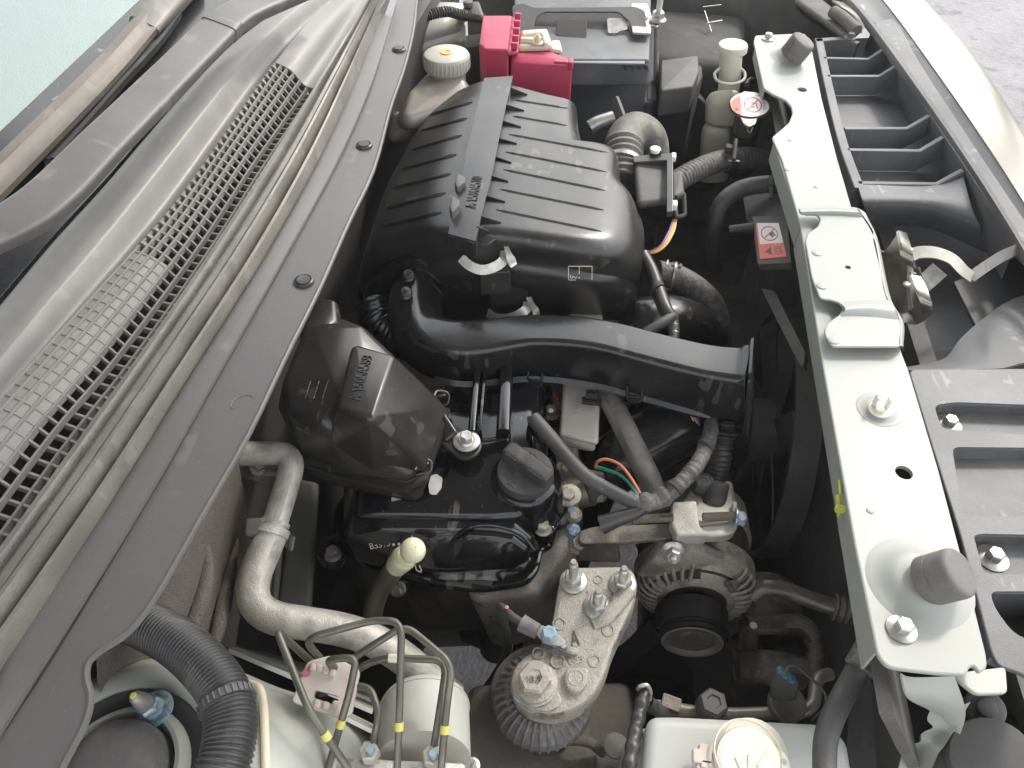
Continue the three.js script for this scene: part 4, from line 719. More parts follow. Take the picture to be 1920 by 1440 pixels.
// ------------------------------------------------------------------ valve cover, oil cap
{
  const t = thing('valve_cover', 'glossy black valve cover in front of the resonator box', 'valve cover');
  const body = part(t, 'cover', hull([[660, 905, .758], [690, 860, .76], [860, 780, .768], [900, 700, .77], [1010, 705, .77], [1010, 850, .768], [1008, 935, .766], [985, 978, .758], [930, 985, .756], [660, 975, .748], [640, 985, .72], [1020, 1000, .72], [1030, 880, .72], [1030, 720, .72], [850, 720, .71], [640, 900, .71]], .012), M.gloss, { crease: 1.0 });
  part(t, 'slope', hull([[650, 968, .748], [700, 985, .747], [830, 990, .752], [980, 985, .752], [1008, 1010, .74], [640, 1000, .735], [660, 1040, .715], [720, 1062, .712], [860, 1075, .712], [980, 1055, .715], [1018, 1020, .715]], .008), M.gloss, { crease: 1.0 });
  // arched bulge over the timing drive
  part(t, 'arched_bulge', hull([[842, 1012, .742], [872, 992, .753], [930, 990, .755], [972, 1002, .750], [998, 1026, .738], [838, 1050, .722], [866, 1062, .714], [930, 1064, .714], [974, 1060, .713], [996, 1046, .722]], .0065), M.gloss, { crease: 1.2 });
  part(t, 'bulge_rib', tube([[836, 1040, .731], [850, 1012, .745], [884, 988, .757], [934, 986, .758], [980, 1004, .750], [1002, 1030, .738]], .0022, { n: 40, m: 10 }), M.gloss);
  part(t, 'lip', hull([[800, 1062, .708], [880, 1062, .71], [985, 1066, .708], [1004, 1046, .715], [810, 1088, .70], [900, 1096, .70], [980, 1090, .70], [1010, 1062, .702]], .006), M.gloss, { crease: 1.0 });
  part(t, 'flange', plate([[624, 955], [640, 930], [900, 700], [1030, 700], [1044, 860], [1036, 960], [1044, 1000], [1034, 1024], [1018, 1030], [1010, 1070], [985, 1094], [900, 1106], [820, 1096], [770, 1078], [690, 1070], [640, 1028], [622, 1000]], .706, .010, { r: .012, bevel: .003 }), M.gloss);
  const ear = (x, y, h) => part(t, 'bolt_ear', [puck(.0145, .018, P(x, y, h - .018)), puck(.0105, .006, P(x, y, h - .002))], M.gloss);
  ear(1018, 995, .734); part(t, 'bolt', bolt(P(1018, 992, .738), .0062, { fl: 1.35 }), M.cast);
  ear(626, 1044, .71); part(t, 'bolt', bolt(P(624, 1040, .714), .0062, { fl: 1.35 }), M.castDark);
  ear(1000, 745, .735); part(t, 'bolt', bolt(P(999, 742, .739), .0058, { fl: 1.35 }), M.castDark);
  ear(1032, 775, .728); part(t, 'bolt', bolt(P(1031, 772, .732), .0058, { fl: 1.35 }), M.castDark);
  ear(748, 1085, .69); part(t, 'bolt', bolt(P(746, 1104, .69), .0062, { fl: 1.35, axis: V(0, .7, .7) }), M.castDark);
  // coil rail: long raised channels
  for (const [a, b, w] of [[[898, 700], [886, 830], .009], [[912, 700], [901, 830], .004], [[951, 700], [944, 828], .015]]) part(t, 'channel_edge', loft([{ p: [...a, .779], w, h: .04, e: 5 }, { p: [...b, .777], w, h: .04, e: 5 }], 4, 28), M.gloss);
  part(t, 'channel_end', hull([[884, 830, .784], [958, 822, .784], [960, 836, .775], [890, 842, .775], [900, 838, .76], [955, 838, .76]], .004), M.gloss);
  part(t, 'filler_neck', lathe([[.043, -.03], [.036, -.012], [.033, .004], [.030, .008], [0, .008]], P(985, 900, .768), V(.02, 1, .05), 44), M.gloss, { crease: 1 });
  const pl = plane(P(725, 1028, .735), V(-.02, .62, .78));
  part(t, 'stamped_number', [lettering('B3315', on(695, 1030, pl), on(732, 1023, pl), pl.n, { depth: .0005, f: thinFont, tall: 1.1 })], M.print);
  part(t, 'stamped_dot', [[738, 1021], [748, 1020]].map(q => puck(.0014, .0006, on(...q, pl), pl.n, .0002, 14)), M.print);
  part(t, 'sticker', plate([[734, 932], [752, 936], [734, 940]], plane(hit(body, 742, 936).p.add(V(0, .0012, 0)), hit(body, 742, 936).n), .0006, { r: .0003, bevel: 0 }), M.foil, { label: 'small pale arrow sticker' });
  part(t, 'foil_label', plate([[808, 892], [818, 888], [830, 896], [828, 915], [818, 928], [806, 926], [803, 910]], plane(P(816, 908, .772), V(.3, .9, .2)), .001, { r: .0015, bevel: .0002 }), M.silverTape, { label: 'torn silver label' });
}
{
  const t = thing('oil_cap', 'round black ribbed oil filler cap on top of the valve cover', 'oil cap');
  const n = V(.02, 1, .08).normalize(), c = P(985, 886, .782), R = .0265;
  part(t, 'disc', lathe([[0, -.006], [R, -.006], [R, .002], [R * .96, .004], [R * .86, .0048], [0, .0052]], c, n, 56), M.blackMatte);
  const pl = plane(c.clone().addScaledVector(n, .005), n), a = on(949, 848, pl), b = on(1030, 906, pl), mid = a.clone().lerp(b, .5);
  const grip = part(t, 'grip', loft([{ p: a, w: .013, h: .020 }, { p: a.clone().lerp(b, .06), w: .0155, h: .027 }, { p: mid, w: .016, h: .028 }, { p: a.clone().lerp(b, .94), w: .0155, h: .027 }, { p: b, w: .013, h: .020 }].map(s => ({ ...s, e: 5, up: n })), 20, 30), M.blackMatte);
  const dir = b.clone().sub(a).normalize(), side = dir.clone().cross(n);
  for (const s of [-1, 1]) for (const f of [.12, .16, .2, .24, .28, .32, .36, .62, .66, .7, .74, .78, .82, .86, .9]) { const p = a.clone().lerp(b, f).addScaledVector(side, s * .0077); part(grip, 'grip_rib', sweep([p.clone().addScaledVector(n, .002), p.clone().addScaledVector(n, .0125).addScaledVector(side, -s * .0006)], .00085, 6), M.blackMatte); }
  const q = c.clone().addScaledVector(n, .0052), at = (u, v) => q.clone().addScaledVector(dir, u).addScaledVector(side, v);
  part(t, 'raised_mark', [sweep([at(-.008, .0125), at(.002, .0125), at(.002, .018)], .0006, 6), sweep([at(-.004, .017), at(-.004, .0215), at(.004, .0215)], .0006, 6)], M.blackMatte);
  part(t, 'raised_lettering', lettering('OIL', at(-.010, -.0135), at(.001, -.0135), n, { depth: .0007 }), M.blackMatte);
}
// ------------------------------------------------------------------ engine block below
{
  const t = thing('engine_block', 'dull grey cast engine block and timing case under the valve cover', 'engine');
  part(t, 'timing_case', hull([[880, 1108, .685], [1000, 1100, .69], [1045, 1010, .70], [1075, 985, .70], [1060, 1080, .66], [1040, 1180, .60], [955, 1158, .62], [930, 1150, .62], [1060, 1180, .52], [930, 1200, .5]], .012), M.cast, { crease: 1 });
  part(t, 'cylinder_head', hull([[1030, 700, .70], [1062, 720, .70], [1072, 860, .70], [1080, 980, .69], [1000, 1090, .68], [880, 1100, .67], [840, 760, .67], [1090, 760, .5], [1080, 1080, .5], [850, 1120, .52]], .012), M.castDark, { crease: 1 });
  part(t, 'casting', loft([{ p: [1042, 1000, .69], w: .03, h: .03, e: 2.4, up: V(0, 0, -1) }, { p: [1046, 1060, .655], w: .036, h: .034, e: 2.4, up: V(0, 0, -1) }, { p: [1030, 1130, .60], w: .044, h: .04, e: 2.4, up: V(0, 0, -1) }, { p: [1020, 1200, .5], w: .05, h: .05, e: 2.4, up: V(0, 0, -1) }], 20, 28), M.cast, { crease: 1 });
  part(t, 'crankcase', [hull([[820, 1120, .60], [1050, 1120, .60], [1060, 1180, .5], [900, 1180, .5], [790, 1000, .4], [1150, 900, .35]], .02)], M.grime, { crease: 1 });
  const p9 = plane(P(930, 1155, .635), V(-.1, .55, .83));
  part(t, 'cast_mark', lettering('9C', on(916, 1158, p9), on(938, 1158, p9), p9.n, { depth: .001 }), M.grime);
  part(t, 'fitting', [[1066, 872], [1050, 878]].map(q => bolt(P(q[0], q[1], .735), .0052, { axis: V(.8, .5, .1), fl: 1.2 })), M.stick);
  part(t, 'boss', [hull([[1042, 900, .735], [1075, 905, .735], [1080, 960, .725], [1050, 985, .72], [1040, 940, .70], [1085, 960, .69]], .007), puck(.012, .03, P(1080, 925, .712), V(.8, .5, .1))], M.cast, { crease: 1 });
  part(t, 'bolt', bolt(P(1076, 966, .728), .0062, { axis: V(.1, .9, .4), fl: 1.3 }), M.cast, { label: 'bolt with a mint green paint dab' });
  part(t, 'bolt', bolt(P(1074, 996, .722), .0066, { axis: V(.1, .9, .4), fl: 1.2 }), M.steelBlue, { label: 'blue painted bolt' });
  part(t, 'bolt', bolt(P(1084, 1020, .716), .0074, { axis: V(.1, .9, .4), fl: 1.4 }), M.cast);
  part(t, 'paint_dab', puck(.0042, .0008, P(1073, 956, .737), V(.1, .9, .4), .0003, 14), M.cyanPaint);
}
{
  const t = thing('dipstick', 'dipstick with a round pale yellow knob in front of the valve cover', 'dipstick');
  part(t, 'guide_tube', pipe([[700, 1220, .60], [698, 1145, .655], [712, 1104, .69], [752, 1050, .745]], .0098, { bend: .035 }), M.stick);
  part(t, 'collar', loft([{ p: [744, 1060, .735], w: .021, h: .021, e: 2 }, { p: [758, 1046, .752], w: .023, h: .023, e: 2 }, { p: [763, 1042, .758], w: .018, h: .018, e: 2 }], 10, 20), M.paleYellow);
  const k = part(t, 'knob', new THREE.SphereGeometry(.0115, 32, 20).scale(1, .8, 1).applyQuaternion(new THREE.Quaternion().setFromUnitVectors(UP, V(0, .75, .66).normalize())).translate(...P(774, 1032, .77).toArray()), M.paleYellow);
  part(k, 'gate_mark', new THREE.SphereGeometry(.0006, 8, 6).translate(...P(780, 1026, .7805).toArray()), M.pinkDot);
  part(t, 'wire_loop', tube([[772, 1005, .765], [775, 1015, .765], [776, 1050, .752], [782, 1070, .745], [790, 1072, .742], [786, 1060, .745]], .0007, { n: 20, m: 6 }), M.stick);
}
// ------------------------------------------------------------------ engine mount
{
  const t = thing('engine_mount', 'cast aluminium engine mount bracket with three flange nuts and ribbed rubber', 'engine mount');
  const h = .752, pl = plane(P(1080, 1180, h), V(-.05, 1, .05));
  const o = (x, y) => on(x, y, pl), N = pl.n;
  const top = plate([[1052, 1072], [1070, 1062], [1165, 1060], [1188, 1068], [1196, 1092], [1190, 1130], [1170, 1172], [1148, 1220], [1136, 1262], [1116, 1300], [1080, 1330], [1030, 1342], [990, 1334], [962, 1310], [955, 1282], [962, 1252], [984, 1228], [1010, 1214], [1026, 1192], [1036, 1160], [1042, 1120]], pl, .030, { r: .012, bevel: .004, seg: 8 });
  part(t, 'bracket', top, M.cast);
  part(t, 'bracket_foot', hull([[1060, 1085, .71], [1185, 1085, .71], [1175, 1140, .70], [1060, 1150, .70], [1060, 1085, .62], [1190, 1090, .62], [1150, 1170, .62]], .008), M.cast, { crease: 1 });
  part(t, 'strengthening_rib', loft([{ p: o(1110, 1168), w: .012, h: .004, up: N }, { p: o(1135, 1158), w: .014, h: .010, up: N }, { p: o(1178, 1106), w: .016, h: .012, up: N }].map(s => ({ ...s, e: 2.6 })), 14, 20), M.cast, { crease: 1.2 });
  part(t, 'raised_foot', [plate([[958, 1285], [966, 1256], [990, 1240], [1022, 1242], [1042, 1262], [1044, 1290], [1058, 1318], [1030, 1336], [990, 1328], [964, 1308]], liftPl(pl, .0022), .004, { r: .012, bevel: .0018 }), puck(.0185, .003, o(1003, 1284).addScaledVector(N, .0015), N)], M.cast);
  const hp = o(1003, 1283).addScaledVector(N, .004), hb = part(t, 'mount_bolt', [lathe([[0, 0], [.0165, 0], [.0165, .002], [.0142, .0032], [0, .0032]], hp, N, 36), hexhead(hp.clone().addScaledVector(N, .003), N, .0134, .0105, .5)], M.cast);
  const hpl = plane(hp.clone().addScaledVector(N, .0135), N);
  part(hb, 'head_number', lettering('10.9', on(985, 1280, hpl), on(1016, 1277, hpl), N, { depth: .0006 }), M.castDark);
  part(t, 'square_boss', plate([[1060, 1252], [1098, 1251], [1103, 1256], [1102, 1282], [1088, 1298], [1072, 1298], [1059, 1284]], liftPl(pl, .006), .008, { r: .004, bevel: .0018 }), M.cast);
  part(t, 'boss_ring', [lathe([[.0052, 0], [.0060, .0006], [.0068, 0]], on(1080, 1271, liftPl(pl, .006)), N, 24)], M.cast);
  for (const [x, y, st, m] of [[1075, 1090, .026, M.steelBlue], [1167, 1096, .02, M.zinc], [1120, 1138, .02, M.zinc]]) {
    const b = part(t, 'flange_nut', bolt(on(x, y, liftPl(pl, .0005)), .0082, { axis: N, fl: 1.45, h: .009, stud: st, spin: x * .3 }), m === M.steelBlue ? M.zinc : m);
    part(b, 'paint_ring', lathe([[.0086, .0008], [.0106, .0008], [.0104, .0022], [.0086, .0030]], on(x, y, liftPl(pl, .0006)), N, 20), M.steelBlue);
  }
  for (const [x, y, r] of [[1048, 1170, .0054], [1140, 1182, .0052], [1009, 1225, .0050], [1045, 1240, .0058], [1114, 1240, .0050], [1121, 1087, .0040]]) part(t, 'cast_ring', lathe([[r * .78, -.0002], [r * .86, .0008], [r, .0008], [r * 1.08, -.0002]], o(x, y), N, 26), M.cast);
  part(t, 'cast_letter', lettering('A', o(1072, 1212), o(1088, 1210), N, { depth: .0014, f: thinFont, tall: 1.5 }), M.castDark);
  part(t, 'cast_letter', lettering('G>3', o(1066, 1246), o(1094, 1242), N, { depth: .0008, f: thinFont }), M.cast);
  part(t, 'blue_dab', puck(.0052, .0009, on(976, 1305, liftPl(pl, .0024)), N, .0003, 18), M.cyanPaint);
  part(t, 'blue_dab', puck(.0026, .0008, on(985, 1297, liftPl(pl, .0024)), N, .0003, 14), M.cyanPaint);
  // earth cable ledge and lug
  part(t, 'lug_ledge', plate([[1012, 1200], [1026, 1196], [1086, 1216], [1082, 1228], [1070, 1226]], liftPl(pl, .004), .008, { r: .004, bevel: .0015 }), M.cast);
  const lg = part(t, 'cable_lug', plate([[1004, 1172], [1020, 1172], [1044, 1186], [1062, 1204], [1052, 1212], [1020, 1206], [1004, 1188]], liftPl(pl, .0075), .002, { r: .004, bevel: .0006 }), M.silverTape);
  part(lg, 'lug_bolt', bolt(on(1030, 1192, liftPl(pl, .0078)), .0062, { axis: N, fl: 1.15 }), M.cyanPaint, { label: 'pale blue lug bolt' });
  part(t, 'cyan_dab', puck(.0022, .0008, on(1056, 1211, liftPl(pl, .0062)), N, .0003, 12), M.cyanPaint);
  // ribbed rubber below
  const rc = P(1016, 1302, .720);
  part(t, 'rubber_bush', lathe([[.018, .004], [.030, .003], [.039, -.006], [.0405, -.013], [.038, -.024], [.026, -.036], [0, -.036]], rc, UP, 48), M.rubber);
  for (let i = 0; i < 34; i++) { const a = i / 34 * Math.PI * 2, d = V(Math.cos(a), 0, Math.sin(a)); part(t, 'rubber_rib', sweep([[.025, .004], [.034, .0005], [.0395, -.008], [.0385, -.022]].map(([r, y]) => rc.clone().addScaledVector(d, r).add(V(0, y, 0))), .0016, 6), M.rubber); }
  part(t, 'mount_cup', lathe([[0, 0], [.044, 0], [.046, -.006], [.038, -.016], [.036, -.05], [0, -.05]], P(1016, 1300, .694), UP, 40), M.grime);
}
{
  const t = thing('earth_cable', 'black earth cable running down from the engine mount lug', 'cable');
  part(t, 'crimp', tube([[978, 1168, .758], [992, 1176, .758], [1008, 1184, .758]], (s, f) => .0075 - .001 * f), M.greyHose);
  part(t, 'cable', tube([[990, 1174, .758], [966, 1160, .757], [946, 1144, .75], [938, 1138, .74], [944, 1160, .72], [950, 1190, .70], [946, 1230, .67], [925, 1270, .63], [895, 1310, .58]], .0036), M.hose);
  part(t, 'pink_dab', puck(.0018, .0008, P(950, 1139, .757), UP, .0003, 12), M.pinkDot);
}
// ------------------------------------------------------------------ alternator, belt drive
{
  const t = thing('alternator', 'dirty cast alternator with curved cooling slots and a black pulley', 'alternator');
  const A = V(.02, .05, 1).normalize(), U = UP.clone().addScaledVector(A, -A.y).normalize(), S = U.clone().cross(A);   // axis, up, right
  const c = P(1303, 1122, .632), R = .063;
  const W = (r, a, z) => c.clone().addScaledVector(S, Math.cos(a) * r).addScaledVector(U, Math.sin(a) * r).addScaledVector(A, z);
  part(t, 'rotor_core', lathe([[0, -.02], [.05, -.02], [.05, -.002], [.03, .006], [0, .006]], c, A, 40), M.winding);
  part(t, 'ring', [lathe([[R - .006, -.034], [R, -.034], [R, -.016], [R - .002, -.012], [R - .008, -.012]], c, A, 64), lathe([[.022, .006], [.036, .005], [.04, .002], [.036, -.002], [.022, -.002]], c, A, 48)], M.castMid);
  // domed front shell, left open where the air slots are
  const prof = [[R - .001, -.022], [R - .003, -.013], [R - .009, -.006], [.045, .001], [.038, .004], [.037, -.001], [.045, -.005], [R - .01, -.012]];
  for (const [a0, a1] of [[-2.9, 1.62], [2.52, 3.38]]) part(t, 'shell', skin([...Array(41).keys()].map(i => prof.map(([r, z]) => W(r, a0 + (a1 - a0) * i / 40, z)))), M.castMid, { crease: .9 });
  for (let i = 0; i < 34; i++) {
    const a0 = i / 34 * Math.PI * 2, slot = a0 > 1.6 && a0 < 2.55;
    if (a0 > .75 && a0 < 1.5) continue;
    part(t, 'cooling_fin', sweep([0, .25, .5, .75, 1].map(f => W(R - .002 - f * f * (R - .041), a0 + f * .2, (slot ? -.016 : -.0145) + .0185 * Math.sin(f * 1.5))), slot ? [.0038, .0024] : [.0028, .0019], 8), M.castMid);
  }
  part(t, 'case_bolt', bolt(W(.05, .95, .004), .005, { axis: A }), M.castDark);
  part(t, 'stator', lathe([[0, -.07], [R - .004, -.07], [R - .004, -.034], [0, -.034]], c, A, 56), M.winding);
  part(t, 'housing', lathe([[0, -.125], [R - .014, -.122], [R - .002, -.108], [R, -.07], [R - .006, -.07]], c, A, 56), M.alu, { crease: 1 });
  part(t, 'adjuster_ear', [hull([[1238, 1010, .722], [1278, 1002, .722], [1300, 1018, .714], [1370, 1046, .682], [1396, 1064, .668], [1218, 1042, .70], [1192, 1074, .66], [1240, 1050, .69], [1300, 1058, .680], [1340, 1066, .672]], .006)], M.castMid, { crease: 1 });
  part(t, 'bolt', bolt(P(1262, 1034, .727), .0075, { axis: V(0, .45, .9), stud: .007, fl: 1.5 }), M.zinc);
  const pc = c.clone().addScaledVector(A, .010).addScaledVector(S, -.004).addScaledVector(U, -.004), pr = [[.029, 0]];
  for (let i = 0; i < 6; i++) pr.push([.033, .003 + i * .0048], [.031, .0054 + i * .0048]);
  pr.push([.033, .032], [.033, .036], [.027, .037], [.025, .033], [.012, .031], [.0, .031]);
  const pu = part(t, 'pulley', lathe(pr, pc, A, 56), M.belt);
  part(pu, 'pulley_rim', lathe([[.0245, .0335], [.027, .0376], [.0292, .0382], [.0305, .0376]], pc, A, 56), M.pulley);
  part(pu, 'pulley_face', lathe([[.0248, .0335], [.012, .0318], [.010, .034], [.004, .034], [0, .033]], pc, A, 48), M.castDark);
  const b = part(t, 'drive_belt', profile([...Array(37).keys()].map(i => { const a = Math.PI * (1.15 - i / 36 * 1.25), p = pc.clone().addScaledVector(A, .017).addScaledVector(S, Math.cos(a) * .035).addScaledVector(U, Math.sin(a) * .035); return p; }).reverse().concat([[1180, 1225, .58], [1130, 1260, .55]].map(q => P(...q)).reverse().reverse()), [[-.012, -.0018], [.012, -.0018], [.012, .0018], [-.012, .0018]], A.clone().cross(V(1, 0, 0))), M.belt);
  void b;
}
{
  const t = thing('alternator_bracket', 'flat grey alternator adjuster bracket with threaded adjusting bolt', 'bracket');
  const pl = plane(P(1200, 985, .735), V(.0, 1, .1));
  part(t, 'arm', plate([[1085, 995], [1120, 985], [1150, 985], [1280, 980], [1290, 1005], [1150, 1018], [1085, 1020]], pl, .008, { r: .006, bevel: .0015 }), M.castDark);
  part(t, 'saddle', [plate([[1262, 940], [1306, 938], [1312, 985], [1330, 1004], [1270, 1004], [1258, 980]], liftPl(pl, .014), .02, { r: .003, bevel: .002 }), plate([[1310, 985], [1372, 980], [1374, 940], [1382, 938], [1386, 985], [1372, 1004], [1320, 1006]], liftPl(pl, .008), .014, { r: .008, bevel: .002 })], M.alu);
  part(t, 'saddle_base', hull([[1258, 985, .742], [1376, 990, .738], [1385, 970, .738], [1370, 1010, .72], [1262, 1012, .72], [1280, 940, .73], [1310, 900, .72], [1370, 905, .72]], .005), M.alu, { crease: 1 });
  const screw = (a, b) => { const A = P(...a), B = P(...b), n = 26, L = []; for (let i = 0; i <= n * 2; i++) L.push(A.clone().lerp(B, i / n / 2)); return sweep(L, (s, f) => .0040 + .0007 * (Math.round(f * n * 2) % 2), 12); };
  part(t, 'threaded_rod', [screw([1185, 974, .748], [1262, 970, .750]), screw([1318, 970, .750], [1378, 968, .750])], M.castDark);
  part(t, 'adjusting_bolt', bolt(P(1378, 970, .750), .0068, { axis: V(1, 0, .05), fl: 1.3 }), M.steelBlue, { label: 'adjusting bolt with blue paint' });
  part(t, 'nut', [puck(.011, .012, P(1315, 915, .735)), hexhead(P(1315, 912, .746), UP, .009, .01)], M.blackMatte);
  part(t, 'pad', [hull([[1085, 1008, .728], [1160, 1005, .728], [1165, 1050, .705], [1080, 1050, .705], [1080, 1030, .69]], .004)], M.castDark);
}
// ------------------------------------------------------------------ battery corner
{
  const t = thing('battery', 'dark battery with grey lid in the far corner of the bay', 'battery');
  part(t, 'case', block([[962, 130], [1216, 128], [1216, -50], [975, -50]], .835, .17, .006, .97), M.battery);
  part(t, 'lid', block([[958, 118], [1216, 118], [1220, -50], [970, -50]], .868, .032, .005), M.battery);
  part(t, 'lid_top', [plate([[1066, 117], [1209, 119], [1209, 66], [1104, 66], [1072, 80]], .8705, .003, { r: .002 }), plate([[1030, 8], [1100, 8], [1102, -50], [1030, -50]], .8705, .003, { r: .002 }), plate([[1108, 8], [1210, 8], [1212, -50], [1110, -50]], .8705, .003, { r: .002 })], M.batteryTop);
  part(t, 'lid_ledge', block([[1060, 141], [1216, 142], [1216, 128], [1060, 128]], .845, .012, .003), M.battery);
  for (const x of [1172, 1185, 1198, 1210]) part(t, 'grip_rib', hull([[x, 121, .868], [x, 141, .846], [x + 4, 121, .868], [x + 4, 141, .846], [x, 126, .845], [x + 4, 126, .845]], .0015), M.battery);
  part(t, 'raised_lettering', lettering('SO LITE', P(1078, 112, .8706), P(1200, 110, .8706), UP, { depth: .0008, tall: 1.4 }), M.batteryTop);
  part(t, 'silver_label', plate([[1138, 34], [1177, 33], [1177, 55], [1162, 58], [1157, 62], [1140, 62]], plane(P(1155, 48, .8815), V(0, .93, .36)), .0008, { r: .003, bevel: .0002 }), M.silverTape, { label: 'torn silver label remnant' });
}
{
  const t = thing('battery_tray', 'black plastic tray and cover holding the battery', 'tray');
  part(t, 'wall', [block([[1050, 190], [1226, 190], [1228, 165], [1050, 168]], .775, .16, .005), block([[1216, 190], [1228, 190], [1226, 0], [1216, 0]], .775, .16, .004)], M.blackMatte);
  part(t, 'panel', block([[1090, 212], [1226, 206], [1226, 190], [1090, 192]], .74, .18, .006), M.blackMatte);
}
{
  const t = thing('battery_clamp', 'dark steel battery clamp bar with a long threaded rod', 'clamp');
  const b = plane(P(1080, 40, .885), V(0, .93, .36));
  part(t, 'clamp_bar', plate([[964, 68], [960, 10], [982, 5], [1000, 14], [1192, 12], [1210, 20], [1212, 62], [1186, 60], [1180, 40], [1160, 22], [1020, 22], [1004, 32], [998, 60]], b, .003, { r: .006 }), M.darkGrey);
  part(t, 'clamp_face', plate([[1000, 20], [1170, 20], [1182, 60], [1180, 66], [1108, 68], [1104, 72], [1046, 72], [1036, 56], [1000, 60]], plane(P(1080, 45, .876), V(0, .9, .44)), .004, { r: .004 }), M.darkGrey);
  part(t, 'patch', plate([[1041, 36], [1101, 36], [1099, 74], [1044, 66]], plane(P(1080, 52, .8805), V(0, .9, .44)), .003, { r: .004 }), M.blackMatte);
  part(t, 'plate', plate([[1184, 6], [1214, 6], [1222, 30], [1242, 24], [1246, 38], [1232, 50], [1222, 46], [1220, 62], [1186, 60], [1184, 40]], .884, .004, { r: .004 }), M.zinc);
  part(t, 'hook_loop', pipe([[1190, 14, .886], [1206, 24, .892], [1214, 34, .89], [1206, 40, .886], [1200, 36, .886]], .0022, { bend: .004 }), M.zinc);
  part(t, 'threaded_rod', pipe([[1233, 26, .90], [1231, 45, .872], [1228, 300, .62]], .0042), M.zinc);
  part(t, 'rod_nut', bolt(P(1233, 38, .886), .0095, { stud: .024, fl: 1.4 }), M.zinc);
}
{
  const t = thing('terminal_cover', 'crimson plastic terminal covers with clear fuse holder on the battery', 'terminal cover');
  part(t, 'tall_cover', hull([[908, 30, .905], [958, 30, .905], [950, 94, .905], [912, 93, .905], [900, 82, .905], D(908, 30, .905, .06), D(958, 30, .905, .06), D(950, 92, .905, .06), D(914, 92, .905, .06), D(901, 82, .905, .06)], .003), M.red);
  part(t, 'hinge_strip', hull([[960, 34, .902], [974, 34, .902], [968, 100, .90], [954, 102, .90], [960, 34, .85], [968, 100, .85]], .003), M.red);
  for (let i = 0; i < 5; i++) part(t, 'hinge_lug', box(P(971 - i * 1.6, 36 + i * 14, .903), .009, .009, .006), M.red);
  part(t, 'wide_cover', hull([[957, 100, .885], [1034, 96, .885], [1068, 112, .885], [1073, 124, .88], [957, 116, .88], D(957, 116, .88, .075), D(1073, 124, .88, .075), D(1036, 98, .88, .07), D(957, 100, .88, .07)], .003), M.red);
  part(t, 'cover_tab', [box(P(1052, 118, .886), .02, .004, .01), box(P(1070, 128, .875), .006, .012, .016)], M.red);
  part(t, 'fuse_holder', [hull([[976, 62, .892], [1028, 56, .892], [1034, 90, .89], [974, 92, .89], [976, 62, .86], [1034, 90, .86]], .005), hull([[1034, 76, .884], [1050, 76, .884], [1052, 98, .882], [1034, 96, .882], [1040, 80, .86]], .003)], M.clear);
  part(t, 'fuse_terminal', [bolt(P(1008, 80, .895), .006, { stud: .004 }), box(P(988, 76, .896), .018, .004, .008), pipe([[980, 66, .898], [1018, 62, .898], [1024, 84, .896]], .003)], M.clear);
}
{
  const t = thing('brake_reservoir', 'translucent brake fluid reservoir with a ribbed beige cap beside the cowl', 'reservoir');
  part(t, 'bottle', hull([[770, 185, .862], [800, 140, .872], [872, 150, .872], [886, 172, .86], [850, 205, .85], [760, 232, .845], [745, 236, .82], [880, 190, .80], [760, 215, .78], [860, 200, .78], [820, 140, .80]], .014), M.fluid, { crease: 1 });
  part(t, 'chamber', hull([[740, 218, .825], [790, 215, .825], [800, 250, .80], [730, 260, .80], [740, 230, .76], [800, 250, .76]], .012), M.fluid, { crease: 1 });
  const c = P(839, 136, .872);
  part(t, 'neck', cyl(.026, .02, c.clone().add(V(0, -.012, 0))), M.fluid);
  const cap = part(t, 'cap', lathe([[0, 0], [.0315, 0], [.0325, .002], [.0325, .018], [.031, .021], [.0285, .0222], [0, .0222]], c.clone().add(V(0, .006, 0)), UP, 60), M.reservoirCap);
  for (let i = 0; i < 36; i++) { const a = i / 36 * Math.PI * 2; part(cap, 'grip_rib', sweep([.003, .018].map(y => c.clone().add(V(Math.cos(a) * .0324, .006 + y, Math.sin(a) * .0324))), .0011, 6), M.reservoirCap); }
  part(cap, 'vent_plug', lathe([[0, 0], [.008, 0], [.008, .0014], [.005, .0016], [.004, .0008], [0, .0008]], c.clone().add(V(0, .028, 0)), UP, 30), M.gold, { label: 'small amber vent plug' });
}
{
  const t = thing('inner_fender', 'pale grey far strut tower with a brown sealant seam', 'body panel');
  part(t, 'tower', sheet([[[700, 110, .82], [780, 100, .83], [840, 84, .83], [872, 70, .83]], [[730, 84, .855], [790, 66, .865], [840, 54, .866], [872, 48, .855]], [[740, 60, .87], [790, 40, .878], [836, 34, .878], [862, 34, .87]], [[740, 10, .88], [790, 6, .88], [840, 4, .88], [880, 8, .87]]], { nu: 20, nv: 20, t: .02 }), M.apron, { crease: 1 });
  part(t, 'sealant_seam', tube([[770, 96, .834], [786, 93, .838], [815, 85, .84], [845, 78, .84], [868, 70, .836]], (s, f) => .0042 + .0016 * Math.sin(s * 300), { n: 50 }), M.cream, { label: 'brown sealant seam' });
  part(t, 'apron_wall', sheet([[[700, 100, .83], [880, 66, .83], [960, 60, .82]], [[760, 180, .70], [905, 150, .68], [960, 110, .68]]], { nu: 8, nv: 6, t: .02 }), M.apron);
}
{
  const t = thing('wiring_loom', 'ribbed black wiring loom lying on the far strut tower', 'wiring loom');
  part(t, 'conduit', sweep(spline([[770, 44, .89], [800, 30, .895], [838, 22, .895], [866, 28, .885], [905, 34, .87]], 150), s => .0075 + .0009 * Math.sin(s * 1500), 14), M.conduit);
  part(t, 'clamp', [hull([[870, 8, .89], [900, 4, .89], [905, 36, .88], [866, 30, .88], [880, 20, .86]], .006), puck(.008, .008, P(878, 12, .89))], M.darkGrey);
  part(t, 'bolt', bolt(P(794, 14, .893), .009, { axis: V(.2, 1, .3), stud: .012 }), M.zinc);
}
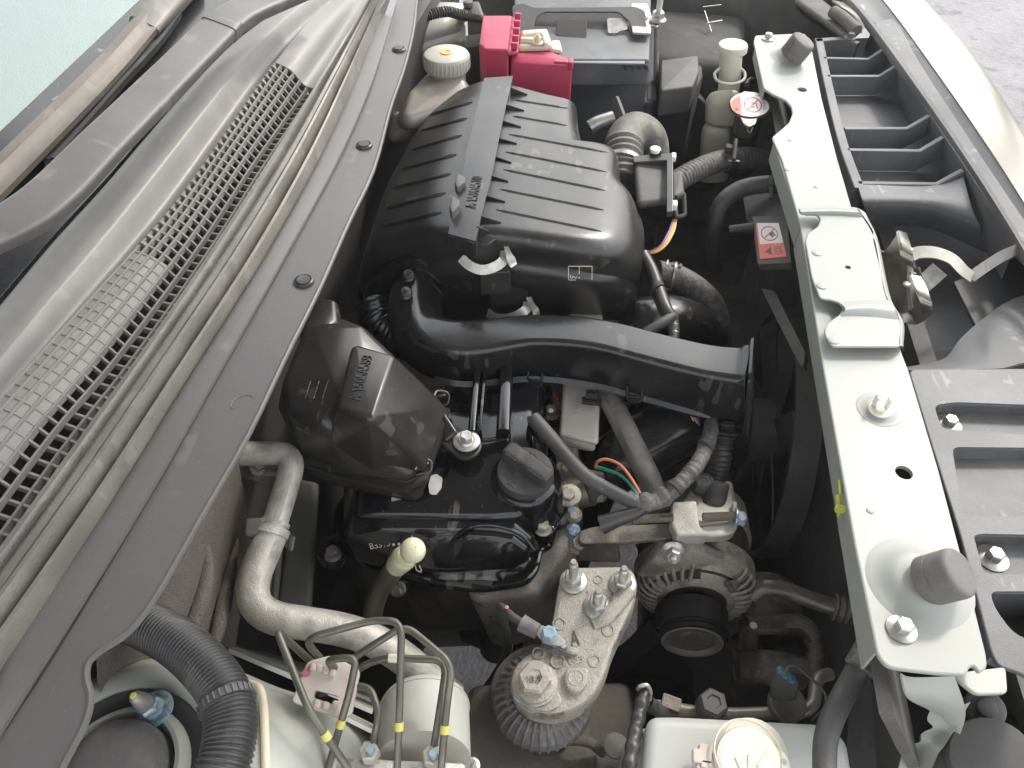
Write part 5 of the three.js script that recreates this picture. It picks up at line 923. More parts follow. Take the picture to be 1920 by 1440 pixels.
{
  const t = thing('fuse_box', 'plain dark grey relay box between battery rod and filler neck', 'fuse box');
  part(t, 'cover', block([[1240, 114], [1306, 106], [1311, 134], [1296, 165], [1240, 172]], .80, .04, .004, 1.0), M.darkGrey);
  part(t, 'base', block([[1238, 178], [1300, 170], [1316, 140], [1312, 108], [1238, 116]], .762, .14, .004), M.blackMatte);
  for (const x of [1252, 1272, 1292]) part(t, 'cover_catch', box(P(x, 176, .745), .011, .018, .004), M.blackMatte);
}
// ------------------------------------------------------------------ filler neck, radiator cap, hoses on the radiator side
{
  const t = thing('filler_bottle', 'cream plastic washer filler neck standing beside the beam', 'bottle');
  part(t, 'cap', lathe([[0, 0], [.0205, 0], [.0225, .002], [.0225, .010], [.021, .0125], [.012, .0135], [.010, .0125], [0, .0125]], P(1372, 98, .858), V(-.03, 1, .02), 40), M.neck);
  part(t, 'neck', sweep(spline([[1371, 96, .862], [1368, 150, .82], [1362, 205, .775]], 12), (s, f) => .0172 - .001 * f, 28), M.neck);
  part(t, 'cap_strap', tube([[1350, 128, .84], [1340, 138, .836], [1346, 152, .832], [1370, 158, .83], [1394, 150, .832], [1396, 136, .836], [1388, 128, .84]], .0022, { n: 30, m: 8 }), M.neck);
  part(t, 'shoulder', loft([{ p: [1356, 176, .80], w: .04, h: .036, up: V(0, 0, -1), e: 2.6 }, { p: [1356, 184, .795], w: .052, h: .046, up: V(0, 0, -1), e: 2.8 }, { p: [1354, 226, .758], w: .054, h: .046, up: V(0, 0, -1), e: 2.8 }, { p: [1352, 238, .75], w: .040, h: .036, up: V(0, 0, -1), e: 2.6 }], 20, 30), M.neck, { crease: .9 });
  part(t, 'bottle', loft([{ p: [1348, 234, .752], w: .036, h: .036, up: V(0, 0, -1), e: 2.6 }, { p: [1344, 248, .74], w: .048, h: .042, up: V(0, 0, -1), e: 3 }, { p: [1338, 330, .66], w: .048, h: .042, up: V(0, 0, -1), e: 3 }], 12, 30), M.neck, { crease: .9 });
}
{
  const t = thing('pressure_cap', 'metal radiator cap with red and white warning sticker beside the beam', 'radiator cap');
  const n = V(-.05, 1, .12).normalize(), c = P(1406, 203, .818), S = 1.3;
  const pl = plane(c.clone().addScaledVector(n, .008), n);
  part(t, 'cap', [lathe([[0, 0], [.029, 0], [.031, .002], [.031, .006], [.0295, .0082], [0, .0086]], c, n, 44)], M.chrome);
  for (const f of [plate([[1388, 176], [1394, 170], [1412, 172], [1420, 182], [1404, 190]], liftPl(pl, -.001), .005, { r: .003, bevel: .0015 }), plate([[1386, 216], [1424, 214], [1416, 232], [1404, 238], [1394, 232]], liftPl(pl, -.001), .005, { r: .003, bevel: .0015 })]) part(t, 'cap_ear', f, M.chrome);
  const st = canvasTex(256, 192, (g, w, h) => {
    g.fillStyle = '#e9e6e4'; g.fillRect(0, 0, w, h); g.fillStyle = '#e2604a'; g.fillRect(0, 0, w * .27, h);
    g.strokeStyle = '#c8362c'; g.lineWidth = 9; g.beginPath(); g.ellipse(w * .58, h * .46, w * .22, h * .33, 0, 0, Math.PI * 2); g.stroke(); g.beginPath(); g.moveTo(w * .44, h * .70); g.lineTo(w * .72, h * .22); g.stroke();
    g.strokeStyle = '#222'; g.lineWidth = 7; g.beginPath(); g.moveTo(w * .52, h * .38); g.lineTo(w * .66, h * .38); g.lineTo(w * .69, h * .62); g.stroke(); g.beginPath(); g.moveTo(w * .55, h * .60); g.lineTo(w * .62, h * .52); g.stroke();
    g.fillStyle = '#333'; g.beginPath(); g.moveTo(w * .08, h * .72); g.lineTo(w * .17, h * .56); g.lineTo(w * .2, h * .76); g.fill();
    g.fillStyle = '#555'; for (let i = 0; i < 5; i++) g.fillRect(w * .83, h * (.3 + i * .08), w * .08, h * .03);
  });
  discDecal(t, 'warning_sticker', [1406, 198], .0275, liftPl(pl, .001), st);
  part(t, 'filler_neck', [lathe([[0, -.04], [.017, -.04], [.017, -.004], [.021, -.003], [.021, 0]], c, n, 36), pipe([[1400, 232, .80], [1402, 246, .79], [1408, 250, .79], [1412, 236, .80]], .0018, { bend: .004 })], M.chrome);
  part(t, 'neck_base', sweep(spline([[1404, 214, .79], [1395, 260, .745], [1388, 320, .68]], 10), .02, 22), M.blackMatte);
  part(t, 'overflow_hose', tube([[1400, 160, .80], [1406, 150, .80], [1426, 160, .785], [1432, 190, .76]], .004, { n: 16 }), M.hose);
}
{
  const t = thing('radiator_hose', 'black woven upper radiator hose running to the radiator neck', 'hose');
  part(t, 'hose', sweep(spline([[1250, 352, .775], [1300, 322, .775], [1345, 304, .77], [1400, 296, .76], [1430, 300, .75]], 120), s => .0155 + .0007 * Math.sin(s * 900), 22), M.tape);
  part(t, 'hose_clamp', [sweep(spline([[1362, 302, .767], [1372, 300, .766]], 4), .0178, 24), box(P(1368, 285, .785), .014, .01, .012), pipe([[1376, 300, .79], [1380, 262, .80]], .003)], M.blackMatte);
  part(t, 'clamp_mark', [box(P(1372, 302, .7835), .009, .001, .004), box(P(1382, 302, .7835), .008, .001, .004)], M.cyanPaint);
}
{
  const t = thing('airflow_sensor', 'grey rubber elbow and dark sensor housing on the air cleaner side', 'sensor');
  part(t, 'elbow', sweep(spline([[1165, 345, .79], [1168, 300, .805], [1172, 262, .815], [1192, 246, .812], [1216, 262, .79], [1222, 300, .76]], 90), (s, f) => .0268 + .0016 * Math.sin(s * 620) * (f < .36 ? 1 : 0), 30), M.greyHose);
  part(t, 'elbow_clamp', sweep(spline([[1166, 312, .802], [1167, 306, .804]], 3), .0292, 36), M.zinc);
  part(t, 'air_fitting', tube([[1106, 240, .81], [1120, 232, .815], [1150, 222, .82]], .011, { n: 12, m: 20 }), M.zinc);
  part(t, 'upright_tab', plate([[1148, 186], [1154, 178], [1168, 215], [1172, 225], [1150, 226]], plane(P(1158, 205, .83), V(-.8, .3, .5)), .006, { r: .004 }), M.darkGrey);
  part(t, 'sensor_body', hull([[1190, 300, .825], [1252, 296, .825], [1256, 380, .81], [1200, 386, .81], [1190, 320, .75], [1252, 380, .75]], .006), M.darkGrey);
  part(t, 'sensor_frame', [plate([[1186, 292], [1262, 286], [1262, 396], [1250, 398], [1250, 300], [1188, 304]], plane(P(1250, 340, .828), V(-.1, 1, .1)), .008, { r: .002, bevel: .001 }), box(P(1228, 290, .83), .016, .008, .008)], M.conduit);
  part(t, 'pale_foot', [box(P(1262, 300, .826), .006, .008, .012), box(P(1264, 390, .815), .006, .008, .012), puck(.007, .006, P(1228, 285, .834))], M.white);
  part(t, 'plug', hull([[1262, 322, .82], [1276, 322, .82], [1280, 370, .81], [1264, 376, .81], [1268, 330, .79], [1276, 372, .79]], .003), M.darkGrey);
  part(t, 'plug_collar', pipe([[1268, 370, .82], [1282, 362, .82], [1284, 404, .805], [1268, 408, .805], [1266, 386, .81]], .0028, { bend: .004 }), M.blackMatte);
  for (const [o, m] of [[0, M.wireYellow], [-5, M.wirePink], [-9, M.wirePurple], [-3, M.wireOrange]]) part(t, 'wire', tube([[1268 + o * .6, 412, .80], [1262 + o, 436, .80], [1246 + o, 462, .795], [1226 + o * .6, 474 + o * .4, .79], [1206, 472, .785], [1190, 470, .78]], .0014, { n: 24, m: 8 }), m);
}
// ------------------------------------------------------------------ between duct and alternator
{
  const t = thing('rail_cover', 'pale tan metal cover box under the intake duct', 'cover');
  part(t, 'body', [hull([[1074, 548, .765], [1126, 550, .765], [1118, 750, .762], [1116, 834, .758], [1054, 820, .758], [1060, 720, .762], [1080, 560, .72], [1122, 560, .72], [1112, 834, .735], [1054, 820, .735]], .004)], M.foil);
  part(t, 'rim', hull([[1050, 816, .752], [1117, 832, .752], [1117, 842, .746], [1106, 843, .74], [1050, 826, .742], [1060, 820, .73], [1112, 836, .73]], .004), M.foil);
  part(t, 'stamped_code', lettering('A212', P(1086, 776, .7655), P(1093, 748, .7655), UP, { depth: .0006, f: thinFont }), M.foil);
}
{
  const t = thing('breather_hose', 'thick grey rubber breather hose running down from the intake duct', 'hose');
  part(t, 'hose', tube([[1120, 700, .765], [1140, 742, .76], [1172, 804, .757], [1204, 870, .75], [1222, 908, .74], [1230, 930, .725]], .0118, { n: 30, m: 24 }), M.greyHose);
}
{
  const t = thing('intake_manifold', 'black plastic intake manifold behind the grey breather hose', 'manifold');
  part(t, 'runner', loft([{ p: [1140, 880, .70], w: .06, h: .06, e: 2.4 }, { p: [1200, 838, .725], w: .066, h: .06, e: 2.4 }, { p: [1270, 805, .735], w: .064, h: .056, e: 2.4 }, { p: [1330, 800, .72], w: .06, h: .05, e: 2.4 }, { p: [1360, 850, .66], w: .05, h: .05, e: 2.4 }], 30, 32), M.duct, { crease: 1 });
  part(t, 'runner', loft([{ p: [1150, 760, .70], w: .05, h: .05, e: 2.4 }, { p: [1230, 740, .72], w: .05, h: .05, e: 2.4 }, { p: [1310, 740, .70], w: .05, h: .05, e: 2.4 }], 20, 28), M.duct, { crease: 1 });
  part(t, 'runner', loft([{ p: [1130, 640, .70], w: .06, h: .05, e: 2.4 }, { p: [1210, 600, .725], w: .06, h: .05, e: 2.4 }, { p: [1290, 600, .71], w: .056, h: .05, e: 2.4 }, { p: [1330, 640, .66], w: .05, h: .05, e: 2.4 }], 20, 28), M.duct, { crease: 1 });
  part(t, 'plenum', hull([[1080, 600, .70], [1300, 560, .66], [1340, 700, .64], [1330, 850, .62], [1120, 900, .66], [1100, 900, .5], [1340, 850, .5], [1300, 560, .5]], .02), M.blackMatte, { crease: 1 });
  part(t, 'edge_seam', tube([[1130, 884, .722], [1180, 874, .728], [1226, 862, .735], [1270, 842, .74], [1310, 826, .735]], .0018, { n: 24, m: 8 }), M.duct);
}
{
  const t = thing('wiring_harness', 'taped wiring harness with a Y joint over the alternator', 'wiring harness');
  part(t, 'conduit_branch', tube([[1000, 784, .79], [1030, 818, .788], [1062, 856, .786], [1100, 894, .783], [1140, 918, .78], [1180, 938, .777], [1200, 945, .776]], (s, f) => .0074 - .001 * f, { n: 40, m: 18 }), M.hose);
  part(t, 'taped_branch', sweep(spline([[1176, 935, .776], [1210, 945, .776], [1240, 936, .778], [1276, 906, .784], [1306, 872, .786], [1326, 832, .78], [1336, 790, .77], [1340, 770, .76]], 140), (s, f) => .0074 + .00035 * Math.sin(s * 900 + 3 * Math.sin(s * 90)), 18), M.tape);
  part(t, 'joint', sweep(spline([[1200, 942, .776], [1226, 941, .777], [1250, 928, .779]], 20), (s, f) => .0085 + .0012 * Math.sin(f * 9), 16), M.tape);
  part(t, 'black_sleeve', tube([[1222, 944, .776], [1190, 962, .772], [1160, 972, .767], [1128, 984, .760]], (s, f) => .0056 + .0036 * f * f, { n: 30, m: 18 }), M.conduit);
  part(t, 'plug', [hull([[990, 780, .792], [1010, 776, .79], [1030, 820, .77], [1020, 832, .76], [1000, 806, .765], [992, 795, .77]], .003)], M.darkGrey);
  for (const [x, y] of [[1292, 890], [1325, 834], [1266, 914]]) part(t, 'cable_tie', sweep([P(x - 3, y + 3, .785), P(x + 3, y - 3, .786)], .0084, 18), M.blackMatte);
  part(t, 'orange_wire', tube([[1116, 876, .76], [1120, 866, .768], [1134, 861, .772], [1160, 870, .774], [1184, 898, .776], [1200, 926, .776], [1206, 938, .777]], .0015, { n: 30, m: 8 }), M.wireOrange);
  part(t, 'green_wire', tube([[1118, 876, .758], [1134, 880, .764], [1160, 890, .768], [1180, 906, .772], [1194, 926, .775], [1200, 940, .777]], .0018, { n: 30, m: 8 }), M.wireGreen);
  part(t, 'sensor_plug', [hull([[1095, 880, .755], [1130, 884, .75], [1136, 915, .735], [1108, 945, .725], [1098, 915, .735], [1120, 940, .70]], .004)], M.blackMatte);
}
{
  const t = thing('sensor_sleeve', 'short dull metal sensor sleeve between oil cap and harness', 'sensor');
  part(t, 'sleeve', tube([[1066, 930, .72], [1090, 922, .722], [1110, 918, .722]], .0165, { n: 8, m: 24 }), M.stick);
  part(t, 'banjo', [puck(.011, .014, P(1066, 935, .735), V(.1, 1, .3)), bolt(P(1064, 930, .748), .007, { axis: V(.1, 1, .3) })], M.cast);
}
{
  const t = thing('vacuum_hose', 'glossy black tube elbow rising beside the air cleaner', 'hose');
  part(t, 'hose', tube([[1205, 478, .79], [1222, 510, .785], [1236, 550, .78], [1252, 588, .775], [1262, 598, .77]], .0085, { n: 30, m: 16 }), M.conduit);
  part(t, 'elbow', tube([[1262, 592, .775], [1240, 606, .775], [1210, 624, .77]], .006, { n: 12, m: 14 }), M.hose);
  part(t, 'ribbed_sleeve', sweep(spline([[1262, 596, .77], [1264, 620, .765], [1262, 645, .76]], 60), s => .0052 + .0012 * Math.sin(s * 1900), 12), M.zinc);
  part(t, 'cable_tie', sweep([P(1228, 538, .782), P(1234, 545, .781)], .0102, 18), M.blackMatte);
}
{
  const t = thing('coolant_hose', 'dusty black coolant hose loop with a wire spring clamp', 'hose');
  part(t, 'hose', tube([[1232, 512, .74], [1262, 518, .735], [1300, 538, .725], [1332, 568, .705], [1346, 605, .68], [1348, 650, .63], [1340, 700, .56]], .0165, { n: 40, m: 24 }), M.tape);
  part(t, 'spring_clamp', [[1248, 512], [1264, 516]].map(([x, y]) => sweep([P(x - 2, y, .737), P(x + 1.5, y + .6, .737)], .0178, 26)), M.zinc);
  part(t, 'clamp_ear', [pipe([[1262, 498, .76], [1263, 494, .775]], .0022), pipe([[1274, 502, .76], [1276, 497, .775]], .0022)], M.zinc);
  part(t, 'hose_loop', tube([[1240, 556, .70], [1270, 560, .70], [1300, 576, .69], [1313, 604, .67], [1300, 640, .63]], .0125, { n: 30, m: 20 }), M.hose);
}
{
  const t = thing('thermostat_housing', 'grey cast housing glimpsed inside the coolant hose loop', 'housing');
  part(t, 'casting', hull([[1262, 570, .66], [1330, 560, .66], [1336, 610, .64], [1270, 610, .64], [1300, 600, .56]], .01), M.cast, { crease: 1 });
}
// ------------------------------------------------------------------ radiator, fan and shroud
{
  const t = thing('fan_shroud', 'black plastic fan shroud with a warning sticker behind the beam', 'fan shroud');
  const X = .285;
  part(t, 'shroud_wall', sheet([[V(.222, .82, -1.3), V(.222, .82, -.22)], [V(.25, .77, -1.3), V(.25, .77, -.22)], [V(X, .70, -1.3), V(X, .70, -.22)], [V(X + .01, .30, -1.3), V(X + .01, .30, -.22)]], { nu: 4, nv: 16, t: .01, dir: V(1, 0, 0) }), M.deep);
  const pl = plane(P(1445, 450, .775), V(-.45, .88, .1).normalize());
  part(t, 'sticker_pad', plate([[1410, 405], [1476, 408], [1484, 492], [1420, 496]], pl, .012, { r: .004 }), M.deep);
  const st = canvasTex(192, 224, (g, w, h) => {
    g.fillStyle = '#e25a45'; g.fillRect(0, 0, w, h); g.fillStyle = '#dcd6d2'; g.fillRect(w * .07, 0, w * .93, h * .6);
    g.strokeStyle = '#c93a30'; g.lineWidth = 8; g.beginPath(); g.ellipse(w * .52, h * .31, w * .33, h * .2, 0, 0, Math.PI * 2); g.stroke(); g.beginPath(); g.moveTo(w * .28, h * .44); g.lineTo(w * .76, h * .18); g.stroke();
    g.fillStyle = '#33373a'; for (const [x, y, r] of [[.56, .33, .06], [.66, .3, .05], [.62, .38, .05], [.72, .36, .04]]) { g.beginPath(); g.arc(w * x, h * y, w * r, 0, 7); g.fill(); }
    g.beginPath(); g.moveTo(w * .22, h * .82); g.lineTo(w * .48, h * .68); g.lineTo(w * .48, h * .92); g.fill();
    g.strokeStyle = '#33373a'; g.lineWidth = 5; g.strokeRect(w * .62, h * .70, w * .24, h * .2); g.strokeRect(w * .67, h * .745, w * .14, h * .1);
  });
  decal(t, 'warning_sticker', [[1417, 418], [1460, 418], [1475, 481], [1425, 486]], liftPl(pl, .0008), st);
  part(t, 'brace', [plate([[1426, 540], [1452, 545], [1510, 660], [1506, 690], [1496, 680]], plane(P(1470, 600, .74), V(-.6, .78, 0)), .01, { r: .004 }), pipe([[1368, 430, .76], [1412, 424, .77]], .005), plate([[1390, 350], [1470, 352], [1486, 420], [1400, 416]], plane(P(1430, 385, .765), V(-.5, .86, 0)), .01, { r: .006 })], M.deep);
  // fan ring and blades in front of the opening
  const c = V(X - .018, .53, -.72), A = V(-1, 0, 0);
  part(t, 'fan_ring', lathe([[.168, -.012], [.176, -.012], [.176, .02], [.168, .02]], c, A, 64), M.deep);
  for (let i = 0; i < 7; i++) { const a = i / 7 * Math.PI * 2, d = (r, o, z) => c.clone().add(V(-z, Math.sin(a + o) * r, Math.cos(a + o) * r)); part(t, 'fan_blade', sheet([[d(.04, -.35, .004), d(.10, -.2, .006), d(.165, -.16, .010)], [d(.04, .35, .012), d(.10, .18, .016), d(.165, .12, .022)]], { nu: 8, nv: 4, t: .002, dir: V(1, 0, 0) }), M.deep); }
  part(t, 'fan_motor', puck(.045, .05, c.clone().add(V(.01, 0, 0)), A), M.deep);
}
{
  const t = thing('radiator_hose', 'dull black hose bending down over the fan shroud', 'hose');
  part(t, 'hose', tube([[1470, 346, .79], [1430, 346, .788], [1386, 356, .78], [1352, 384, .765], [1340, 430, .73], [1340, 500, .65]], .012, { n: 36, m: 18 }), M.hose);
  part(t, 'hose_bracket', [pipe([[1447, 330, .81], [1447, 372, .79]], .0035), pipe([[1436, 346, .805], [1462, 344, .805]], .0025)], M.darkGrey);
}
{
  const t = thing('small_connector', 'lime yellow plastic connector hanging beside the beam edge', 'connector');
  part(t, 'clip', [hull([[1570, 928, .832], [1586, 924, .832], [1590, 960, .82], [1576, 972, .82], [1572, 940, .81], [1590, 965, .80]], .0025), box(P(1573, 958, .83), .008, .006, .005), pipe([[1574, 900, .84], [1576, 926, .835]], .0012)], M.lime);
  part(t, 'plug', [hull([[1580, 970, .82], [1600, 966, .82], [1602, 1000, .80], [1586, 1006, .80], [1600, 990, .78]], .003), hull([[1578, 1006, .81], [1592, 1002, .81], [1596, 1026, .80], [1580, 1026, .80], [1600, 1040, .79]], .003)], M.darkGrey);
}
{
  const t = thing('wiring_loom', 'black corrugated wiring loom dropping past the alternator rear', 'wiring loom');
  part(t, 'conduit', sweep(spline([[1356, 800, .77], [1350, 850, .75], [1338, 900, .72], [1330, 940, .69]], 130), s => .0115 + .0012 * Math.sin(s * 1300), 18), M.conduit);
  part(t, 'boot', tube([[1345, 905, .745], [1340, 930, .735], [1336, 950, .73]], .012, { n: 10, m: 18 }), M.blackMatte);
  for (const [o, m] of [[0, M.wireYellow], [5, M.wirePink], [9, M.wirePurple]]) part(t, 'wire', tube([[1290 + o, 766, .765], [1300 + o, 790, .76], [1306 + o, 815, .75], [1312 + o, 840, .74]], .0011, { n: 14, m: 6 }), m);
}
{
  const t = thing('rusty_fitting', 'rust brown fitting between the valve cover and the tan metal box', 'fitting');
  part(t, 'rusty_bracket', hull([[1034, 738, .742], [1056, 736, .744], [1056, 770, .738], [1036, 772, .735], [1046, 756, .72]], .004), M.rust);
  for (let i = 0; i < 9; i++) part(t, 'rust_strand', tube([[1034 + rnd() * 10, 730 + rnd() * 10, .75], [1040 + rnd() * 12, 748 + rnd() * 10, .752], [1042 + rnd() * 14, 770 + rnd() * 8, .745]], .0012, { n: 10, m: 6 }), M.rust);
  const b = part(t, 'bolt', bolt(P(1033, 776, .742), .0064, { fl: 1.5 }), M.castDark);
  part(b, 'pale_dot', puck(.003, .0006, P(1033, 770, .7515), UP, .0002, 14), M.white);
}
// ------------------------------------------------------------------ near side: pipes, brake lines, strut tower
{
  const t = thing('heater_pipe', 'wide bare aluminium pipe bending beside the cowl lip', 'pipe');
  part(t, 'pipe_run', pipe([[430, 852, .80], [556, 848, .80], [510, 1000, .775]], .0115, { bend: .022, m: 22 }), M.alu);
  part(t, 'pipe_run', pipe([[512, 994, .775], [448, 1150, .75], [700, 1188, .72], [850, 1310, .67]], .0142, { bend: .04, m: 24 }), M.alu);
  part(t, 'pipe_collar', [sweep([P(513, 990, .776), P(508, 1004, .774)], (s, f) => .0152, 24), sweep([P(517, 978, .777), P(514, 986, .776)], .0132, 24)], M.alu);
  part(t, 'thin_pipe', pipe([[495, 885, .77], [520, 884, .775], [530, 900, .77], [515, 960, .74]], .004), M.alu);
}
{
  const t = thing('pipe_holder', 'grey white plastic holder gripping the aluminium pipe', 'bracket');
  part(t, 'block', [hull([[462, 972, .79], [494, 970, .79], [490, 998, .785], [458, 1002, .785], D(462, 985, .785, .02), D(490, 995, .785, .02)], .003)], M.greyBracket);
  for (let i = 0; i < 3; i++) part(t, 'tooth', hull([[528 + i * 7, 992 + i * 5, .756], [538 + i * 7, 996 + i * 5, .756], [532 + i * 7, 1024 + i * 5, .75], [524 + i * 7, 1020 + i * 5, .75], [530 + i * 7, 1000 + i * 5, .735]], .002), M.greyBracket);
  part(t, 'upright', [hull([[560, 900, .70], [590, 905, .70], [575, 1160, .66], [528, 1160, .66], [560, 1100, .5], [540, 900, .5]], .006), pipe([[512, 1020, .70], [500, 1150, .66]], .004), pipe([[524, 1020, .70], [512, 1150, .66]], .004)], M.greyBracket);
}
{
  const t = thing('wire_conduit', 'ribbed shiny black conduit curving over the near strut tower', 'conduit');
  const L = spline([[240, 1160, .855], [285, 1178, .868], [332, 1204, .874], [384, 1250, .878], [420, 1300, .88], [432, 1350, .88], [428, 1400, .88], [414, 1452, .878], [400, 1500, .87]], 860);
  part(t, 'ribbed_tube', sweep(L, s => .0152 + .0007 * Math.sin(s * 2300), 22), M.conduit, { crease: .8 });
  const k = L.findIndex(p => p.z > P(432, 1318, .88).z), T = L[k + 2].clone().sub(L[k]).normalize();
  part(t, 'cable_tie', [sweep([L[k].clone().addScaledVector(T, -.0026), L[k].clone().addScaledVector(T, .0026)], .0170, 28), ...[...Array(28).keys()].map(i => { const a = i / 28 * Math.PI * 2, N = V(0, 1, 0).addScaledVector(T, -T.y).normalize(), B = T.clone().cross(N), q = L[k].clone().addScaledVector(N, Math.cos(a) * .0172).addScaledVector(B, Math.sin(a) * .0172); return sweep([q.clone().addScaledVector(T, -.0024), q.clone().addScaledVector(T, .0024)], .0008, 5); })], M.darkGrey);
}
{
  const t = thing('strut_tower', 'pale painted strut tower with a black rubber mount and blue tipped nut', 'strut tower');
  const c = P(222, 1452, .838);
  part(t, 'tower', lathe([[.051, -.004], [.055, .002], [.060, .004], [.068, .002], [.082, -.016], [.094, -.06], [.10, -.16]], c, UP, 72), M.apron, { crease: 1 });
  part(t, 'mount_plate', lathe([[0, -.006], [.03, -.006], [.046, -.004], [.053, .001], [.055, -.008], [.04, -.02]], c, UP, 60), M.blackMatte, { crease: 1 });
  part(t, 'pale_ring', lathe([[.033, -.004], [.036, .006], [.0385, .006], [.043, -.002], [.043, -.006]], c, UP, 60), M.apron, { crease: 1 });
  part(t, 'rubber_cap', lathe([[0, .017], [.02, .0165], [.028, .0145], [.031, .010], [.0325, 0], [.034, -.004]], c, UP, 60), M.rubber, { crease: 1 });
  const n = V(-.12, 1, .08), p = P(292, 1330, .842);
  part(t, 'flange_nut', bolt(p, .0078, { axis: n, fl: 1.55, h: .010, spin: .2 }), M.steelBlue);
  const tip = p.clone().addScaledVector(n.normalize(), .028);
  part(t, 'stud', lathe([[0, 0], [.0052, 0], [.0056, .004], [.0048, .009], [.0042, .013], [.0026, .0155], [0, .016]], p.clone().addScaledVector(n, .0125), n, 24), M.zinc);
  part(t, 'paint_tip', puck(.0022, .001, tip.clone().addScaledVector(n, .0003), n, .0003, 14), M.yellow);
}
{
  const t = thing('fender_apron', 'pale painted inner fender panel under the brake lines with a cream sealant bead', 'body panel');
  part(t, 'panel', sheet([[[440, 1260, .80], [520, 1296, .80], [610, 1326, .79], [715, 1376, .74]], [[420, 1330, .825], [520, 1340, .82], [610, 1366, .80], [725, 1400, .74]], [[380, 1460, .835], [500, 1470, .835], [610, 1480, .80], [740, 1490, .70]], [[300, 1700, .83], [480, 1700, .83], [620, 1700, .80], [780, 1700, .68]]], { nu: 20, nv: 20, t: .004 }), M.apron, { crease: .9 });
  part(t, 'panel_flange', sheet([[[440, 1260, .80], [520, 1296, .80], [610, 1326, .79], [715, 1376, .77]], [[450, 1258, .74], [525, 1290, .74], [615, 1318, .73], [722, 1368, .70]]], { nu: 12, nv: 4, t: .003, dir: V(0, 0, 1) }), M.apron);
  part(t, 'sealant_bead', tube([[470, 1282, .815], [486, 1290, .822], [494, 1320, .828], [497, 1380, .833], [499, 1450, .837]], .0028, { n: 30 }), M.cream, { label: 'cream sealant bead' });
  part(t, 'wall', sheet([[[430, 1215, .72], [560, 1270, .72], [700, 1330, .70]], [[420, 1200, .50], [560, 1240, .5], [700, 1290, .5]]], { nu: 8, nv: 4, t: .004, dir: V(0, 0, 1) }), M.apron);
}
{
  const t = thing('brake_unit', 'cylindrical pale green grey brake pump motor on a cast block', 'brake pump');
  const c0 = P(794, 1430, .765), c1 = P(797, 1316, .748), ax = c1.clone().sub(c0);
  part(t, 'motor', lathe([[0, 0], [.0345, 0], [.0345, ax.length() * .86], [.0352, ax.length() * .865], [.0352, ax.length() * .885], [.0335, ax.length() * .955], [.028, ax.length()], [0, ax.length() * 1.005]], c0, ax, 56), M.motor, { crease: .5 });
  part(t, 'valve_block', block([[610, 1424], [872, 1436], [880, 1520], [590, 1520]], .79, .09, .003), M.absAlu);
  for (const [x, y] of [[695, 1408], [812, 1416]]) { const n = part(t, 'pipe_nut', hexhead(P(x, y + 8, .792), UP, .0072, .0125, x), M.absAlu); part(n, 'blue_collar', cyl(.0026, .006, P(x + 1, y + 1, .806)), M.cyanPaint); }
  part(t, 'stud', bolt(P(885, 1436, .74), .004, { stud: .012 }), M.zinc);
  part(t, 'plug', [hull([[600, 1410, .785], [615, 1406, .785], [612, 1440, .78], [598, 1440, .78], [605, 1420, .75]], .004)], M.blackMatte);
}
{
  const t = thing('brake_lines', 'bundle of six bent olive grey steel brake lines with yellow tags', 'brake lines');
  const R = .0026;
  const lines = [
    [[[665, 1460, .80], [608, 1375, .83], [576, 1325, .845], [519, 1182, .86], [548, 1208, .83], [600, 1256, .80]], .008],
    [[[742, 1500, .79], [749, 1340, .83], [753, 1165, .865], [700, 1163, .855], [569, 1198, .85], [598, 1232, .82], [624, 1262, .80]], .016],
    [[[822, 1500, .79], [836, 1340, .825], [848, 1245, .845], [760, 1172, .85], [670, 1228, .83], [638, 1262, .80]], .010],
    [[[812, 1408, .80], [824, 1335, .82], [838, 1238, .83], [700, 1232, .828], [630, 1290, .80], [600, 1300, .79]], .03],
    [[[697, 1400, .80], [712, 1340, .818], [694, 1288, .82], [600, 1284, .815], [572, 1272, .805]], .028],
    [[[604, 1480, .79], [655, 1300, .835], [669, 1232, .85], [612, 1237, .845], [640, 1264, .81]], .008]];
  for (const [p, b] of lines) part(t, 'line', pipe(p, R, { bend: b, m: 16 }), M.line);
  const ds = lines.map(([p, b]) => bent(p, b));
  const tag = (i, px, py, m = M.yellow, len = .0056, rr = .0031) => {                 // sleeve round line i nearest a picture point
    const d = ray(px, py).normalize(); let best = 1e9, q, k = 0; const L = ds[i];
    for (let j = 0; j + 1 < L.length; j++) for (let s = 0; s < 12; s++) { const p = L[j].clone().lerp(L[j + 1], s / 12), v = p.clone().sub(CAM), e = v.clone().addScaledVector(d, -v.dot(d)).length(); if (e < best) { best = e; q = p; k = j; } }
    const T = L[k + 1].clone().sub(L[k]).normalize();
    part(t, 'tag', sweep([q.clone().addScaledVector(T, -len / 2), q.clone().addScaledVector(T, len / 2)], rr, 18), m);
  };
  tag(0, 612, 1379); tag(5, 630, 1355); tag(1, 745, 1361); tag(2, 829, 1367); tag(3, 738, 1242, M.paleYellow, .007); tag(4, 583, 1281, M.yellow, .0016);
}
